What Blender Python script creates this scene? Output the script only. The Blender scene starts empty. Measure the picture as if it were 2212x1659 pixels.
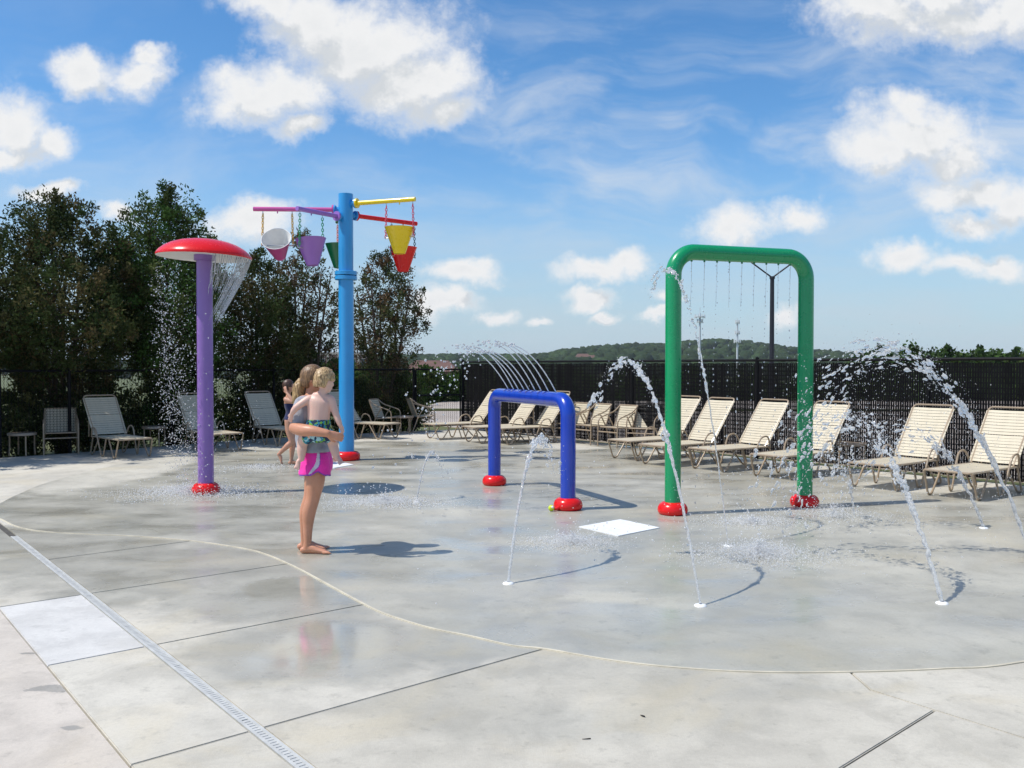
import bpy, bmesh, math, random
import numpy as np
from mathutils import Vector, Matrix, noise

# ------------------------------------------------------------------ camera, sky, sun, exposure
SC = bpy.context.scene
COL = SC.collection
H_CAM = 1.73                      # eye height
FPX = 1916.0                      # focal length for a picture 2212 px wide
PITCH = math.atan((829.5 - 790.0) / FPX)
cam_data = bpy.data.cameras.new('camera')
cam = bpy.data.objects.new('camera', cam_data)
COL.objects.link(cam)
cam.location = (0, 0, H_CAM)
cam.rotation_euler = (math.pi / 2 - PITCH, 0, 0)
cam_data.sensor_width = 36.0
cam_data.lens = 36.0 * FPX / 2212.0
cam_data.clip_start = 0.05
cam_data.clip_end = 12000
SC.camera = cam
SC.view_settings.view_transform = 'Standard'
SC.view_settings.look = 'None'
SC.view_settings.exposure = 0.0
SC.view_settings.gamma = 1.0
SC.render.resolution_x, SC.render.resolution_y = 1024, 768
SC.cycles.max_bounces = 10
SC.cycles.transmission_bounces = 8
SC.cycles.transparent_max_bounces = 16
SC.cycles.sample_clamp_indirect = 6.0
SC.cycles.use_denoising = True

SUN_EL = math.radians(57.0)
SUN_AZ = (-math.cos(math.radians(14.4)), -math.sin(math.radians(14.4)))   # horizontal direction to the sun
TO_SUN = Vector((SUN_AZ[0] * math.cos(SUN_EL), SUN_AZ[1] * math.cos(SUN_EL), math.sin(SUN_EL)))


def ray(x, y):
    """direction of a pixel of the photograph (2212 px wide) with forward part 1"""
    u = (x - 1106.0) / FPX
    v = (829.5 - y) / FPX
    c, s = math.cos(PITCH), math.sin(PITCH)
    return u, c + s * v, -s + c * v


def G(x, y, z=0.0):
    u, f, w = ray(x, y)
    t = (z - H_CAM) / w
    return Vector((u * t, f * t, z))


def AT(x, y, Y):
    u, f, w = ray(x, y)
    t = Y / f
    return Vector((u * t, Y, H_CAM + w * t))


# ------------------------------------------------------------------ node helper
class NT:
    def __init__(self, tree):
        self.t = tree
        self.n = tree.nodes
        self.l = tree.links

    def put(self, inp, v):
        if v is None:
            return
        if isinstance(v, bpy.types.NodeSocket):
            self.l.new(v, inp)
        else:
            if inp.type == 'RGBA' and len(v) == 3:
                v = (*v, 1)
            inp.default_value = v

    def math(self, op, a, b=None, c=None, clamp=False):
        n = self.n.new('ShaderNodeMath')
        n.operation = op
        n.use_clamp = clamp
        self.put(n.inputs[0], a)
        self.put(n.inputs[1], b)
        self.put(n.inputs[2], c)
        return n.outputs[0]

    def vmath(self, op, a, b=None, c=None):
        n = self.n.new('ShaderNodeVectorMath')
        n.operation = op
        self.put(n.inputs[0], a)
        if op == 'SCALE':
            self.put(n.inputs['Scale'], b)
        else:
            self.put(n.inputs[1], b)
            self.put(n.inputs[2], c)
        return n.outputs['Value'] if op in ('LENGTH', 'DOT_PRODUCT', 'DISTANCE') else n.outputs[0]

    def sep(self, v):
        n = self.n.new('ShaderNodeSeparateXYZ')
        self.put(n.inputs[0], v)
        return n.outputs

    def comb(self, x, y, z):
        n = self.n.new('ShaderNodeCombineXYZ')
        for i, q in enumerate((x, y, z)):
            self.put(n.inputs[i], q)
        return n.outputs[0]

    def noise(self, vec, scale, detail=4, rough=0.5, dist=0.0, color=False):
        n = self.n.new('ShaderNodeTexNoise')
        self.put(n.inputs['Vector'], vec)
        n.inputs['Scale'].default_value = scale
        n.inputs['Detail'].default_value = detail
        n.inputs['Roughness'].default_value = rough
        n.inputs['Distortion'].default_value = dist
        return n.outputs['Color' if color else 'Fac']

    def smooth(self, v, lo, hi, a=0.0, b=1.0):
        n = self.n.new('ShaderNodeMapRange')
        n.interpolation_type = 'SMOOTHSTEP'
        self.put(n.inputs[0], v)
        for i, q in enumerate((lo, hi, a, b)):
            self.put(n.inputs[i + 1], q)
        return n.outputs[0]

    def mix(self, f, a, b, blend='MIX'):
        n = self.n.new('ShaderNodeMix')
        n.data_type = 'RGBA'
        n.blend_type = blend
        self.put(n.inputs['Factor'], f)
        self.put(n.inputs['A'], a)
        self.put(n.inputs['B'], b)
        return n.outputs['Result']

    def node(self, kind):
        return self.n.new(kind)


# ------------------------------------------------------------------ sky with clouds
CLOUDS = [(800, 105, 195, 115), (690, 50, 150, 85), (925, 165, 115, 95), (555, 15, 100, 45), (625, 185, 115, 70),
          (535, 212, 105, 52), (650, 272, 60, 30), (970, 245, 60, 45), (870, 190, 130, 75),
          (185, 148, 78, 42), (285, 165, 75, 45), (315, 128, 42, 22),
          (15, 262, 88, 78), (95, 300, 78, 40), (5, 318, 60, 30),
          (115, 408, 72, 22), (250, 455, 42, 22), (565, 482, 105, 42),
          (1890, 25, 150, 70), (2070, 45, 170, 62), (2000, -20, 220, 70), (2195, 45, 70, 62), (1800, 0, 70, 25),
          (1965, 290, 135, 88), (1900, 330, 95, 55), (2060, 315, 85, 62), (1945, 235, 62, 50),
          (2105, 405, 120, 50), (2175, 440, 85, 70), (2085, 492, 60, 36),
          (1590, 485, 88, 40), (1715, 470, 68, 38),
          (1290, 590, 92, 28), (1345, 578, 52, 32), (1270, 645, 66, 19), (1060, 672, 46, 17), (970, 650, 58, 27),
          (990, 592, 78, 24), (1955, 568, 76, 34), (2065, 590, 80, 26), (2165, 592, 60, 28),
          (1692, 665, 38, 28), (1425, 642, 38, 16), (1290, 682, 40, 12), (1415, 685, 42, 12), (1155, 690, 30, 9)]

world = bpy.data.worlds.new('World')
SC.world = world
world.use_nodes = True
wt = NT(world.node_tree)
for n_ in list(wt.n):
    wt.n.remove(n_)


def cloud_group():
    g = bpy.data.node_groups.new('cloud_field', 'ShaderNodeTree')
    g.interface.new_socket('P', in_out='INPUT', socket_type='NodeSocketVector')
    g.interface.new_socket('F', in_out='OUTPUT', socket_type='NodeSocketFloat')
    t = NT(g)
    gi = t.node('NodeGroupInput')
    go = t.node('NodeGroupOutput')
    p = gi.outputs[0]
    w1 = t.noise(p, 9.0, 5, 0.6, color=True)
    w1 = t.vmath('SUBTRACT', w1, (0.5, 0.5, 0.5))
    w2 = t.vmath('SUBTRACT', t.noise(p, 3.5, 3, 0.5, color=True), (0.5, 0.5, 0.5))
    q = t.vmath('ADD', t.vmath('ADD', p, t.vmath('SCALE', w1, 0.085)), t.vmath('SCALE', w2, 0.05))
    acc = None
    for (cx, cy, rx, ry) in CLOUDS:
        u, f, w = ray(cx, cy)
        c = (u / f, w / f)
        iv = (FPX / (rx * 1.22), FPX / (ry * 1.22), 0)
        v = t.vmath('MULTIPLY_ADD', q, iv, (-c[0] * iv[0], -c[1] * iv[1], 0))
        ln = t.vmath('LENGTH', v)
        if acc is None:
            acc = ln
        else:
            n = t.node('ShaderNodeMath')
            n.operation = 'SMOOTH_MIN'
            t.put(n.inputs[0], acc)
            t.put(n.inputs[1], ln)
            n.inputs[2].default_value = 0.18
            acc = n.outputs[0]
    f1 = t.noise(p, 24.0, 10, 0.68)
    f2 = t.noise(p, 9.0, 3, 0.5)
    F = t.math('SUBTRACT', 1.0, acc)
    F = t.math('ADD', F, t.math('MULTIPLY', t.math('SUBTRACT', f1, 0.5), 1.35))
    F = t.math('ADD', F, t.math('MULTIPLY', t.math('SUBTRACT', f2, 0.5), 0.5))
    t.l.new(F, go.inputs[0])
    return g


CG = cloud_group()


def cloud(p):
    n = wt.node('ShaderNodeGroup')
    n.node_tree = CG
    wt.put(n.inputs[0], p)
    return n.outputs[0]


tc = wt.node('ShaderNodeTexCoord')
dx, dy, dz = wt.sep(tc.outputs['Generated'])
yy = wt.math('MAXIMUM', dy, 0.08)
P = wt.comb(wt.math('DIVIDE', dx, yy), wt.math('DIVIDE', dz, yy), 0.0)
su, sv = wt.math('DIVIDE', dx, yy), wt.math('DIVIDE', dz, yy)
F0 = cloud(P)
F1 = cloud(wt.vmath('ADD', P, (-0.018, 0.034, 0)))
# the same kind of cumulus goes on outside the view
inside = wt.math('MULTIPLY', wt.smooth(wt.math('ABSOLUTE', su), 0.62, 0.8, 1, 0), wt.smooth(sv, 0.42, 0.55, 1, 0))
inside = wt.math('MULTIPLY', inside, wt.smooth(dy, 0.1, 0.3))
dirv = wt.vmath('MULTIPLY', tc.outputs['Generated'], (1, 1, 2.2))
O0 = wt.math('MULTIPLY', wt.math('SUBTRACT', wt.noise(dirv, 3.2, 8, 0.58), 0.545), 5.0)
O1 = wt.math('MULTIPLY', wt.math('SUBTRACT', wt.noise(wt.vmath('ADD', dirv, (0.0, 0, 0.08)), 3.2, 5, 0.58), 0.545), 5.0)


def lerp(f, a, b):
    return wt.math('ADD', wt.math('MULTIPLY', b, f), wt.math('MULTIPLY', a, wt.math('SUBTRACT', 1.0, f)))


FA = lerp(inside, O0, F0)
FB = lerp(inside, O1, F1)
alpha = wt.smooth(FA, -0.16, 0.72)
alpha = wt.math('MULTIPLY', alpha, wt.smooth(dz, 0.0, 0.06, 0.35, 1.0))
thick = wt.math('ADD', wt.math('MULTIPLY', wt.smooth(wt.math('SUBTRACT', FB, FA), -0.22, 0.3), 0.85), wt.math('MULTIPLY', wt.smooth(FA, 0.6, 1.3), 0.25))
thin = wt.smooth(FA, 0.1, 0.6)
shade = wt.math('MULTIPLY', thick, thin, clamp=True)
cloud_col = wt.mix(shade, (7.1, 7.15, 7.2), (5.0, 5.3, 5.6))
# thin high streaks
pc = wt.vmath('MULTIPLY', P, (2.6, 13.0, 1))
warp = wt.vmath('SCALE', wt.vmath('SUBTRACT', wt.noise(P, 3.0, 3, 0.5, color=True), (0.5, 0.5, 0.5)), 2.2)
cir = wt.noise(wt.vmath('ADD', pc, warp), 1.0, 7, 0.6)
band = wt.math('MULTIPLY', wt.smooth(sv, 0.05, 0.2), wt.smooth(sv, 0.30, 0.42, 1.0, 0.25))
cir = wt.math('MULTIPLY', wt.smooth(cir, 0.40, 0.72), wt.math('MULTIPLY', band, wt.smooth(su, -0.35, 0.1, 0.3, 0.72)))
# pale low streaks toward the horizon
lowp = wt.noise(wt.vmath('MULTIPLY', P, (5, 26, 1)), 1.0, 6, 0.6)
low = wt.math('MULTIPLY', wt.smooth(lowp, 0.25, 0.7), wt.math('MULTIPLY', wt.smooth(dz, 0.22, 0.02), 0.5))
sky = wt.node('ShaderNodeTexSky')
sky.sky_type = 'NISHITA'
sky.sun_disc = False
sky.sun_elevation = SUN_EL
sky.sun_rotation = math.atan2(SUN_AZ[0], SUN_AZ[1])
sky.altitude = 200
sky.air_density = 1.0
sky.dust_density = 0.35
sky.ozone_density = 3.0
hs = wt.node('ShaderNodeHueSaturation')
hs.inputs['Saturation'].default_value = 1.27
hs.inputs['Value'].default_value = 1.26
wt.l.new(sky.outputs[0], hs.inputs['Color'])
skyc = wt.mix(cir, hs.outputs[0], (5.6, 6.1, 6.7))
skyc = wt.mix(wt.smooth(dz, 0.24, 0.0, 0.0, 0.8), skyc, (3.0, 4.35, 5.6))
skyc = wt.mix(low, skyc, (4.6, 5.3, 5.9))
skyc = wt.mix(alpha, skyc, cloud_col)
bg = wt.node('ShaderNodeBackground')
wt.l.new(skyc, bg.inputs[0])
bg.inputs[1].default_value = 0.125
wo = wt.node('ShaderNodeOutputWorld')
wt.l.new(bg.outputs[0], wo.inputs[0])

sun_d = bpy.data.lights.new('sun', 'SUN')
sun_d.energy = 4.5
sun_d.angle = math.radians(0.53)
sun_d.color = (1.0, 0.955, 0.88)
sun = bpy.data.objects.new('sun', sun_d)
COL.objects.link(sun)
sun.rotation_euler = (-TO_SUN).to_track_quat('-Z', 'Y').to_euler()
sun.location = (-20, -5, 40)

# ------------------------------------------------------------------ mesh helpers
R = random.Random(7)


class MB:
    """collects shapes; build() links them as one mesh object"""

    def __init__(self):
        self.v, self.f, self.m = [], [], []
        self.cur = 0

    def add(self, vs, fs):
        o = len(self.v)
        self.v += [tuple(p) for p in vs]
        self.f += [tuple(i + o for i in q) for q in fs]
        self.m += [self.cur] * len(fs)

    def box(self, c, s, rot=None):
        x, y, z = (q / 2 for q in s)
        vs = [Vector((a * x, b * y, d * z)) for a in (-1, 1) for b in (-1, 1) for d in (-1, 1)]
        if rot is not None:
            vs = [rot @ p for p in vs]
        vs = [p + Vector(c) for p in vs]
        self.add(vs, [(0, 1, 3, 2), (4, 6, 7, 5), (0, 4, 5, 1), (2, 3, 7, 6), (0, 2, 6, 4), (1, 5, 7, 3)])

    def tube(self, pts, r, n=8, caps=True, closed=False):
        pts = [Vector(p) for p in pts]
        k = len(pts)
        rs = r if isinstance(r, (list, tuple)) else [r] * k
        t0 = (pts[1] - pts[0]).normalized()
        a = t0.orthogonal().normalized()
        vs = []
        prev = t0
        for i, p in enumerate(pts):
            if closed:
                t = (pts[(i + 1) % k] - pts[i - 1]).normalized()
            elif i == 0:
                t = t0
            elif i == k - 1:
                t = (pts[i] - pts[i - 1]).normalized()
            else:
                t = ((pts[i + 1] - p).normalized() + (p - pts[i - 1]).normalized())
                t = t.normalized() if t.length > 1e-6 else prev
            a = (prev.rotation_difference(t) @ a)
            a = (a - t * a.dot(t)).normalized()
            b = t.cross(a)
            prev = t
            for j in range(n):
                w = 2 * math.pi * j / n
                vs.append(p + (a * math.cos(w) + b * math.sin(w)) * rs[i])
        fs = []
        for i in range(k if closed else k - 1):
            o, q = i * n, ((i + 1) % k) * n
            for j in range(n):
                fs.append((o + j, o + (j + 1) % n, q + (j + 1) % n, q + j))
        if caps and not closed:
            fs.append(tuple(range(n - 1, -1, -1)))
            fs.append(tuple(range((k - 1) * n, k * n)))
        self.add(vs, fs)

    def lathe(self, prof, n=32, c=(0, 0, 0), mtx=None):
        vs, fs = [], []
        for (r, z) in prof:
            for j in range(n):
                w = 2 * math.pi * j / n
                p = Vector((r * math.cos(w), r * math.sin(w), z))
                if mtx is not None:
                    p = mtx @ p
                vs.append(p + Vector(c))
        for i in range(len(prof) - 1):
            for j in range(n):
                fs.append((i * n + j, i * n + (j + 1) % n, (i + 1) * n + (j + 1) % n, (i + 1) * n + j))
        self.add(vs, fs)

    def prism(self, poly, z0, z1):
        """polygon in plan with walls"""
        n = len(poly)
        vs = [(p[0], p[1], z1) for p in poly] + [(p[0], p[1], z0) for p in poly]
        fs = [tuple(range(n))]
        for i in range(n):
            j = (i + 1) % n
            fs.append((i, i + n, j + n, j))
        self.add(vs, fs)

    def ball(self, c, r, sub=1, squash=(1, 1, 1), rnd=0.0, rot=None):
        V, Fc = ICO[sub]
        vs = []
        for p in V:
            q = Vector((p[0] * squash[0], p[1] * squash[1], p[2] * squash[2])) * r
            if rnd:
                q *= 1 + R.uniform(-rnd, rnd)
            if rot is not None:
                q = rot @ q
            vs.append(q + Vector(c))
        self.add(vs, Fc)

    def mesh(self, name, mats, smooth=True):
        me = bpy.data.meshes.new(name)
        me.from_pydata(self.v, [], self.f)
        for m in (mats if isinstance(mats, (list, tuple)) else [mats]):
            me.materials.append(m)
        me.polygons.foreach_set('material_index', self.m)
        if smooth:
            me.polygons.foreach_set('use_smooth', [True] * len(me.polygons))
        me.update()
        return me

    def build(self, name, mats, parent=None, smooth=True, sharp=40):
        me = self.mesh(name, mats, smooth)
        if smooth and sharp:
            sharpen(me, sharp)
        return link(name, me, parent)


def sharpen(me, deg):
    me.set_sharp_from_angle(angle=math.radians(deg))


def _ico():
    out = {}
    for s in (0, 1, 2, 3):
        bm = bmesh.new()
        if s == 0:
            v = [(1, 0, 0), (-1, 0, 0), (0, 1, 0), (0, -1, 0), (0, 0, 1), (0, 0, -1)]
            f = [(4, 0, 2), (4, 2, 1), (4, 1, 3), (4, 3, 0), (5, 2, 0), (5, 1, 2), (5, 3, 1), (5, 0, 3)]
            out[0] = (v, f)
            bm.free()
            continue
        bmesh.ops.create_icosphere(bm, subdivisions=s, radius=1)
        out[s] = ([tuple(v.co) for v in bm.verts], [tuple(v.index for v in f.verts) for f in bm.faces])
        bm.free()
    return out


ICO = _ico()


def link(name, me, parent=None, mw=None):
    o = bpy.data.objects.new(name, me)
    COL.objects.link(o)
    if parent is not None:
        o.parent = parent
    if mw is not None:
        o.matrix_local = mw
    return o


def tag(o, label, cat, group=None):
    o['label'] = label
    o['category'] = cat
    if group:
        o['group'] = group
    return o


def thing(name, label, cat, loc=(0, 0, 0), rz=0.0, group=None):
    o = bpy.data.objects.new(name, None)
    COL.objects.link(o)
    o.location = loc
    o.rotation_euler = (0, 0, rz)
    o.empty_display_size = 0.2
    return tag(o, label, cat, group)


def structure(o):
    o['kind'] = 'structure'
    return o


def stuff(o):
    o['kind'] = 'stuff'
    return o


def copy_tree(src, parent=None):
    c = src.copy()
    COL.objects.link(c)
    c.parent = parent
    for ch in src.children:
        copy_tree(ch, c)
    return c


def fillet(pts, r, n=6):
    pts = [Vector(p) for p in pts]
    rr = r if isinstance(r, (list, tuple)) else [r] * len(pts)
    out = [pts[0]]
    for i in range(1, len(pts) - 1):
        a, b, c = pts[i - 1], pts[i], pts[i + 1]
        d1, d2 = (a - b), (c - b)
        k = min(rr[i], d1.length * 0.49, d2.length * 0.49)
        ang = d1.angle(d2)
        p1 = b + d1.normalized() * k
        p2 = b + d2.normalized() * k
        for j in range(n + 1):
            t = j / n
            out.append(p1 * (1 - t) ** 2 + b * (2 * t * (1 - t)) + p2 * t ** 2)
    out.append(pts[-1])
    return out


def arc_fillet(pts, r, n=10):
    """true circular corners"""
    pts = [Vector(p) for p in pts]
    out = [pts[0]]
    for i in range(1, len(pts) - 1):
        a, b, c = pts[i - 1], pts[i], pts[i + 1]
        d1, d2 = (a - b).normalized(), (c - b).normalized()
        ang = d1.angle(d2)
        k = r / math.tan(ang / 2)
        bis = (d1 + d2).normalized()
        o = b + bis * (r / math.sin(ang / 2))
        s, e = b + d1 * k - o, b + d2 * k - o
        tot = s.angle(e)
        for j in range(n + 1):
            t = j / n
            out.append(o + (s * math.sin((1 - t) * tot) + e * math.sin(t * tot)) / math.sin(tot))
    out.append(pts[-1])
    return out


def catmull(pts, n=6):
    pts = [np.array(p, float) for p in pts]
    P_ = [2 * pts[0] - pts[1]] + pts + [2 * pts[-1] - pts[-2]]
    out = []
    for i in range(1, len(P_) - 2):
        p0, p1, p2, p3 = P_[i - 1:i + 3]
        for j in range(n):
            t = j / n
            out.append(0.5 * ((2 * p1) + (-p0 + p2) * t + (2 * p0 - 5 * p1 + 4 * p2 - p3) * t * t + (-p0 + 3 * p1 - 3 * p2 + p3) * t ** 3))
    out.append(pts[-1])
    return out


# ------------------------------------------------------------------ materials
def new_mat(name):
    m = bpy.data.materials.new(name)
    m.use_nodes = True
    t = NT(m.node_tree)
    b = m.node_tree.nodes['Principled BSDF']
    return m, t, b


def pos(t):
    return t.node('ShaderNodeNewGeometry').outputs['Position']


def obj_co(t):
    return t.node('ShaderNodeTexCoord').outputs['Object']


def bump(t, b, h, strength, dist=0.01):
    n = t.node('ShaderNodeBump')
    n.inputs['Strength'].default_value = strength
    n.inputs['Distance'].default_value = dist
    t.put(n.inputs['Height'], h)
    t.l.new(n.outputs[0], b.inputs['Normal'])


def paint(name, col, rough=0.35, var=0.12, scale=6.0, coat=0.0, bumpy=0.0, metal=0.0, spec=0.5, dirt=0.0):
    m, t, b = new_mat(name)
    p = obj_co(t)
    f = t.noise(p, scale, 5, 0.6)
    dark = tuple(c * (1 - var) for c in col)
    lite = tuple(min(1, c * (1 + var * 0.6)) for c in col)
    c = t.mix(t.smooth(f, 0.3, 0.7), dark, lite)
    if dirt:
        f2 = t.noise(p, scale * 3.1, 6, 0.7)
        c = t.mix(t.math('MULTIPLY', t.smooth(f2, 0.52, 0.75), dirt), c, (0.3, 0.28, 0.24))
    t.l.new(c, b.inputs['Base Color'])
    t.l.new(t.smooth(t.noise(p, scale * 2, 4, 0.6), 0.3, 0.7, rough * 0.94, min(1, rough * 1.08)), b.inputs['Roughness'])
    b.inputs['Coat Weight'].default_value = coat
    b.inputs['Coat Roughness'].default_value = 0.06
    b.inputs['Metallic'].default_value = metal
    b.inputs['Specular IOR Level'].default_value = spec
    if bumpy:
        bump(t, b, t.noise(p, scale * 12, 3, 0.6), bumpy, 0.004)
    return m


M = {}
M['purple'] = paint('purple_paint', (0.25, 0.135, 0.42), 0.32, 0.03, coat=0.25)
M['purple2'] = paint('violet_paint', (0.34, 0.15, 0.52), 0.3, 0.03, coat=0.3)
M['red'] = paint('red_paint', (0.74, 0.010, 0.010), 0.26, 0.03, coat=0.12, spec=0.35)
M['blue'] = paint('royal_blue_paint', (0.006, 0.045, 0.42), 0.25, 0.03, coat=0.5)
M['green'] = paint('green_paint', (0.001, 0.275, 0.095), 0.28, 0.03, coat=0.4)
M['green2'] = paint('dark_green_paint', (0.004, 0.16, 0.06), 0.3, 0.03, coat=0.3)
M['sky_blue'] = paint('light_blue_paint', (0.03, 0.32, 0.69), 0.3, 0.03, coat=0.4)
M['pink'] = paint('pink_paint', (0.62, 0.10, 0.33), 0.3, 0.03, coat=0.3)
M['yellow'] = paint('yellow_paint', (0.93, 0.66, 0.002), 0.28, 0.03, coat=0.3)
M['white_gel'] = paint('white_gelcoat', (0.78, 0.77, 0.74), 0.4, 0.06, dirt=0.12)
M['steel'] = paint('steel', (0.55, 0.55, 0.55), 0.3, 0.1, metal=1.0)
M['frame'] = paint('tan_frame', (0.36, 0.27, 0.18), 0.35, 0.12, 20, coat=0.2)
M['strap'] = paint('cream_strap', (0.575, 0.505, 0.37), 0.55, 0.06, 9, dirt=0.06)
M['table'] = paint('tan_table', (0.33, 0.25, 0.18), 0.4, 0.15, 10, coat=0.2)
M['fence_black'] = paint('black_vinyl', (0.006, 0.006, 0.007), 0.6, 0.3, 14, spec=0.15)
M['slat'] = paint('black_slat', (0.0065, 0.0065, 0.0075), 0.8, 0.35, 5, spec=0.1)
M['pole_black'] = paint('black_pole', (0.012, 0.012, 0.018), 0.45, 0.2)
M['galv'] = paint('galvanised', (0.58, 0.6, 0.62), 0.5, 0.1)
M['grate'] = paint('grate_plastic', (0.54, 0.54, 0.51), 0.45, 0.12, 12, dirt=0.15)
M['white_disc'] = paint('white_plastic', (0.82, 0.82, 0.8), 0.35, 0.06)
M['dark'] = paint('joint_dark', (0.09, 0.085, 0.075), 0.9, 0.3, 5)
for nm, c in (('c_pink', (0.75, 0.10, 0.14)), ('c_navy', (0.012, 0.05, 0.09)), ('c_gold', (0.75, 0.42, 0.03)),
              ('c_green', (0.01, 0.30, 0.10)), ('c_orange', (0.75, 0.15, 0.08))):
    M[nm] = paint('chain_' + nm[2:], c, 0.4, 0.05)


def concrete(name, base, wet_fn, tan=0.0, scale=1.0, pool=None):
    """broom finished concrete; wet_fn(t, p) gives the wetness 0..1"""
    m, t, b = new_mat(name)
    p = pos(t)
    big = t.noise(p, 0.55 * scale, 6, 0.62)
    mid = t.noise(p, 2.6 * scale, 6, 0.65, 0.4)
    fine = t.noise(p, 160, 3, 0.7)
    blot = t.noise(t.vmath('ADD', p, (31, 7, 0)), 0.9 * scale, 5, 0.6, 0.6)
    c = t.mix(t.smooth(big, 0.32, 0.68), tuple(q * 0.86 for q in base), tuple(min(1, q * 1.1) for q in base))
    c = t.mix(t.math('MULTIPLY', t.smooth(mid, 0.42, 0.66), 0.55), c, tuple(q * 0.72 for q in base))
    c = t.mix(t.math('MULTIPLY', t.smooth(blot, 0.5, 0.7), 0.4 + tan), c, (base[0] * 1.02, base[1] * 0.95, base[2] * 0.80))
    spots = t.noise(p, 9.0 * scale, 4, 0.7)
    c = t.mix(t.math('MULTIPLY', t.smooth(spots, 0.55, 0.72), 0.4), c, tuple(q * 0.55 for q in base))
    grit = t.noise(p, 45, 4, 0.75)
    c = t.mix(t.math('MULTIPLY', t.smooth(grit, 0.35, 0.75), 0.22), c, tuple(q * 0.6 for q in base))
    c = t.mix(t.math('MULTIPLY', t.math('SUBTRACT', fine, 0.5), 0.6), c, (1, 1, 1))
    wet = wet_fn(t, p)
    wc = t.mix(1.0, c, (0.74, 0.75, 0.735, 1), 'MULTIPLY')
    c2 = t.mix(wet, c, wc)
    t.l.new(c2, b.inputs['Base Color'])
    film = t.noise(t.vmath('MULTIPLY', p, (1.0, 1.7, 1)), 1.1, 5, 0.55, 0.5)
    puddle = t.smooth(film, 0.30, 0.72)
    if pool:
        pm_ = blob_mask(t, p, pool, 0.5, 1.6, 0.25)
        wet = t.math('MAXIMUM', wet, pm_)
        puddle = t.math('ADD', puddle, t.math('MULTIPLY', pm_, t.math('SUBTRACT', 1.25, puddle)))
    r_wet = t.math('SUBTRACT', 0.50, t.math('MULTIPLY', puddle, 0.34))
    r = t.math('ADD', t.math('MULTIPLY', wet, r_wet), t.math('MULTIPLY', t.math('SUBTRACT', 1.0, wet), 0.88))
    t.l.new(r, b.inputs['Roughness'])
    t.l.new(t.math('MULTIPLY', wet, t.math('ADD', 0.16, t.math('MULTIPLY', puddle, 0.36))), b.inputs['Coat Weight'])
    t.l.new(t.math('SUBTRACT', 0.27, t.math('MULTIPLY', puddle, 0.15)), b.inputs['Coat Roughness'])
    b.inputs['Coat IOR'].default_value = 1.33
    b.inputs['Specular IOR Level'].default_value = 0.3
    brush = t.noise(t.vmath('MULTIPLY', p, (180, 18, 1)), 1.0, 3, 0.6)
    h = t.math('ADD', t.math('MULTIPLY', brush, 0.5), t.math('MULTIPLY', fine, 0.5))
    h = t.math('MULTIPLY', h, t.math('SUBTRACT', 1.0, t.math('MULTIPLY', wet, t.math('MULTIPLY', puddle, 0.85))))
    bump(t, b, h, 0.35, 0.004)
    # slow ripples in the water film
    return m


def blob_mask(t, p, blobs, amp=0.35, nscale=1.6, edge=0.22):
    nz = t.math('MULTIPLY', t.math('SUBTRACT', t.noise(p, nscale, 5, 0.6), 0.5), 2 * amp)
    acc = None
    for (x, y, rx, ry) in blobs:
        v = t.vmath('MULTIPLY_ADD', p, (1 / rx, 1 / ry, 0), (-x / rx, -y / ry, 0))
        ln = t.vmath('LENGTH', v)
        acc = ln if acc is None else t.math('MINIMUM', acc, ln)
    n2 = t.math('MULTIPLY', t.math('SUBTRACT', t.noise(p, nscale * 5.5, 5, 0.65), 0.5), amp * 0.9)
    return t.smooth(t.math('ADD', t.math('ADD', acc, nz), n2), 1.0 + edge, 1.0 - edge)
# ------------------------------------------------------------------ ground outside the fence
def ground_h(x, y):
    d = math.hypot(x, y)
    k = min(max((d - 62) / 90.0, 0), 1)
    k = k * k * (3 - 2 * k)
    return -0.14 - 8.0 * k


def ground_mat():
    m, t, b = new_mat('grass_ground')
    p = pos(t)
    f = t.noise(p, 0.5, 6, 0.65)
    f2 = t.noise(p, 14, 5, 0.7)
    c = t.mix(t.smooth(f, 0.35, 0.65), (0.055, 0.085, 0.022), (0.11, 0.12, 0.04))
    c = t.mix(t.math('MULTIPLY', t.smooth(f2, 0.45, 0.7), 0.6), c, (0.16, 0.14, 0.06))
    t.l.new(c, b.inputs['Base Color'])
    b.inputs['Roughness'].default_value = 0.95
    bump(t, b, f2, 0.8, 0.05)
    return m


M['grass'] = ground_mat()
rings = [0, 6, 12, 18, 24, 30, 40, 50, 62, 75, 90, 110, 130, 152, 200, 300, 500, 900, 1600, 3000, 6000]
SEG = 72
vs, fs = [(0, 0, ground_h(0, 0))], []
for r in rings[1:]:
    for j in range(SEG):
        a = 2 * math.pi * j / SEG
        vs.append((r * math.cos(a), r * math.sin(a), ground_h(r, 0)))
for j in range(SEG):
    fs.append((0, 1 + j, 1 + (j + 1) % SEG))
for i in range(len(rings) - 2):
    o, q = 1 + i * SEG, 1 + (i + 1) * SEG
    for j in range(SEG):
        fs.append((o + j, q + j, q + (j + 1) % SEG, o + (j + 1) % SEG))
mb = MB()
mb.add(vs, fs)
structure(mb.build('ground', M['grass'], sharp=0))

# ------------------------------------------------------------------ fence line and deck outline
FENCE_L = [G(-420, 1040), G(0, 989), G(151, 979), G(372, 962), G(592, 946), G(894, 931), G(1000, 927)]
fdir = (G(2212, 1050) - G(1000, 927)).normalized()
FENCE_R0 = G(1000, 927)
SPAN = 3.24
FENCE_R = [FENCE_R0 + fdir * (SPAN * i) for i in range(9)]
DECK = [(p.x, p.y) for p in FENCE_L] + [(p.x, p.y) for p in FENCE_R[1:]] + [(15.5, -8), (-17, -8), (-17, FENCE_L[0].y - 3)]
DECK = DECK[::-1]


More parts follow.
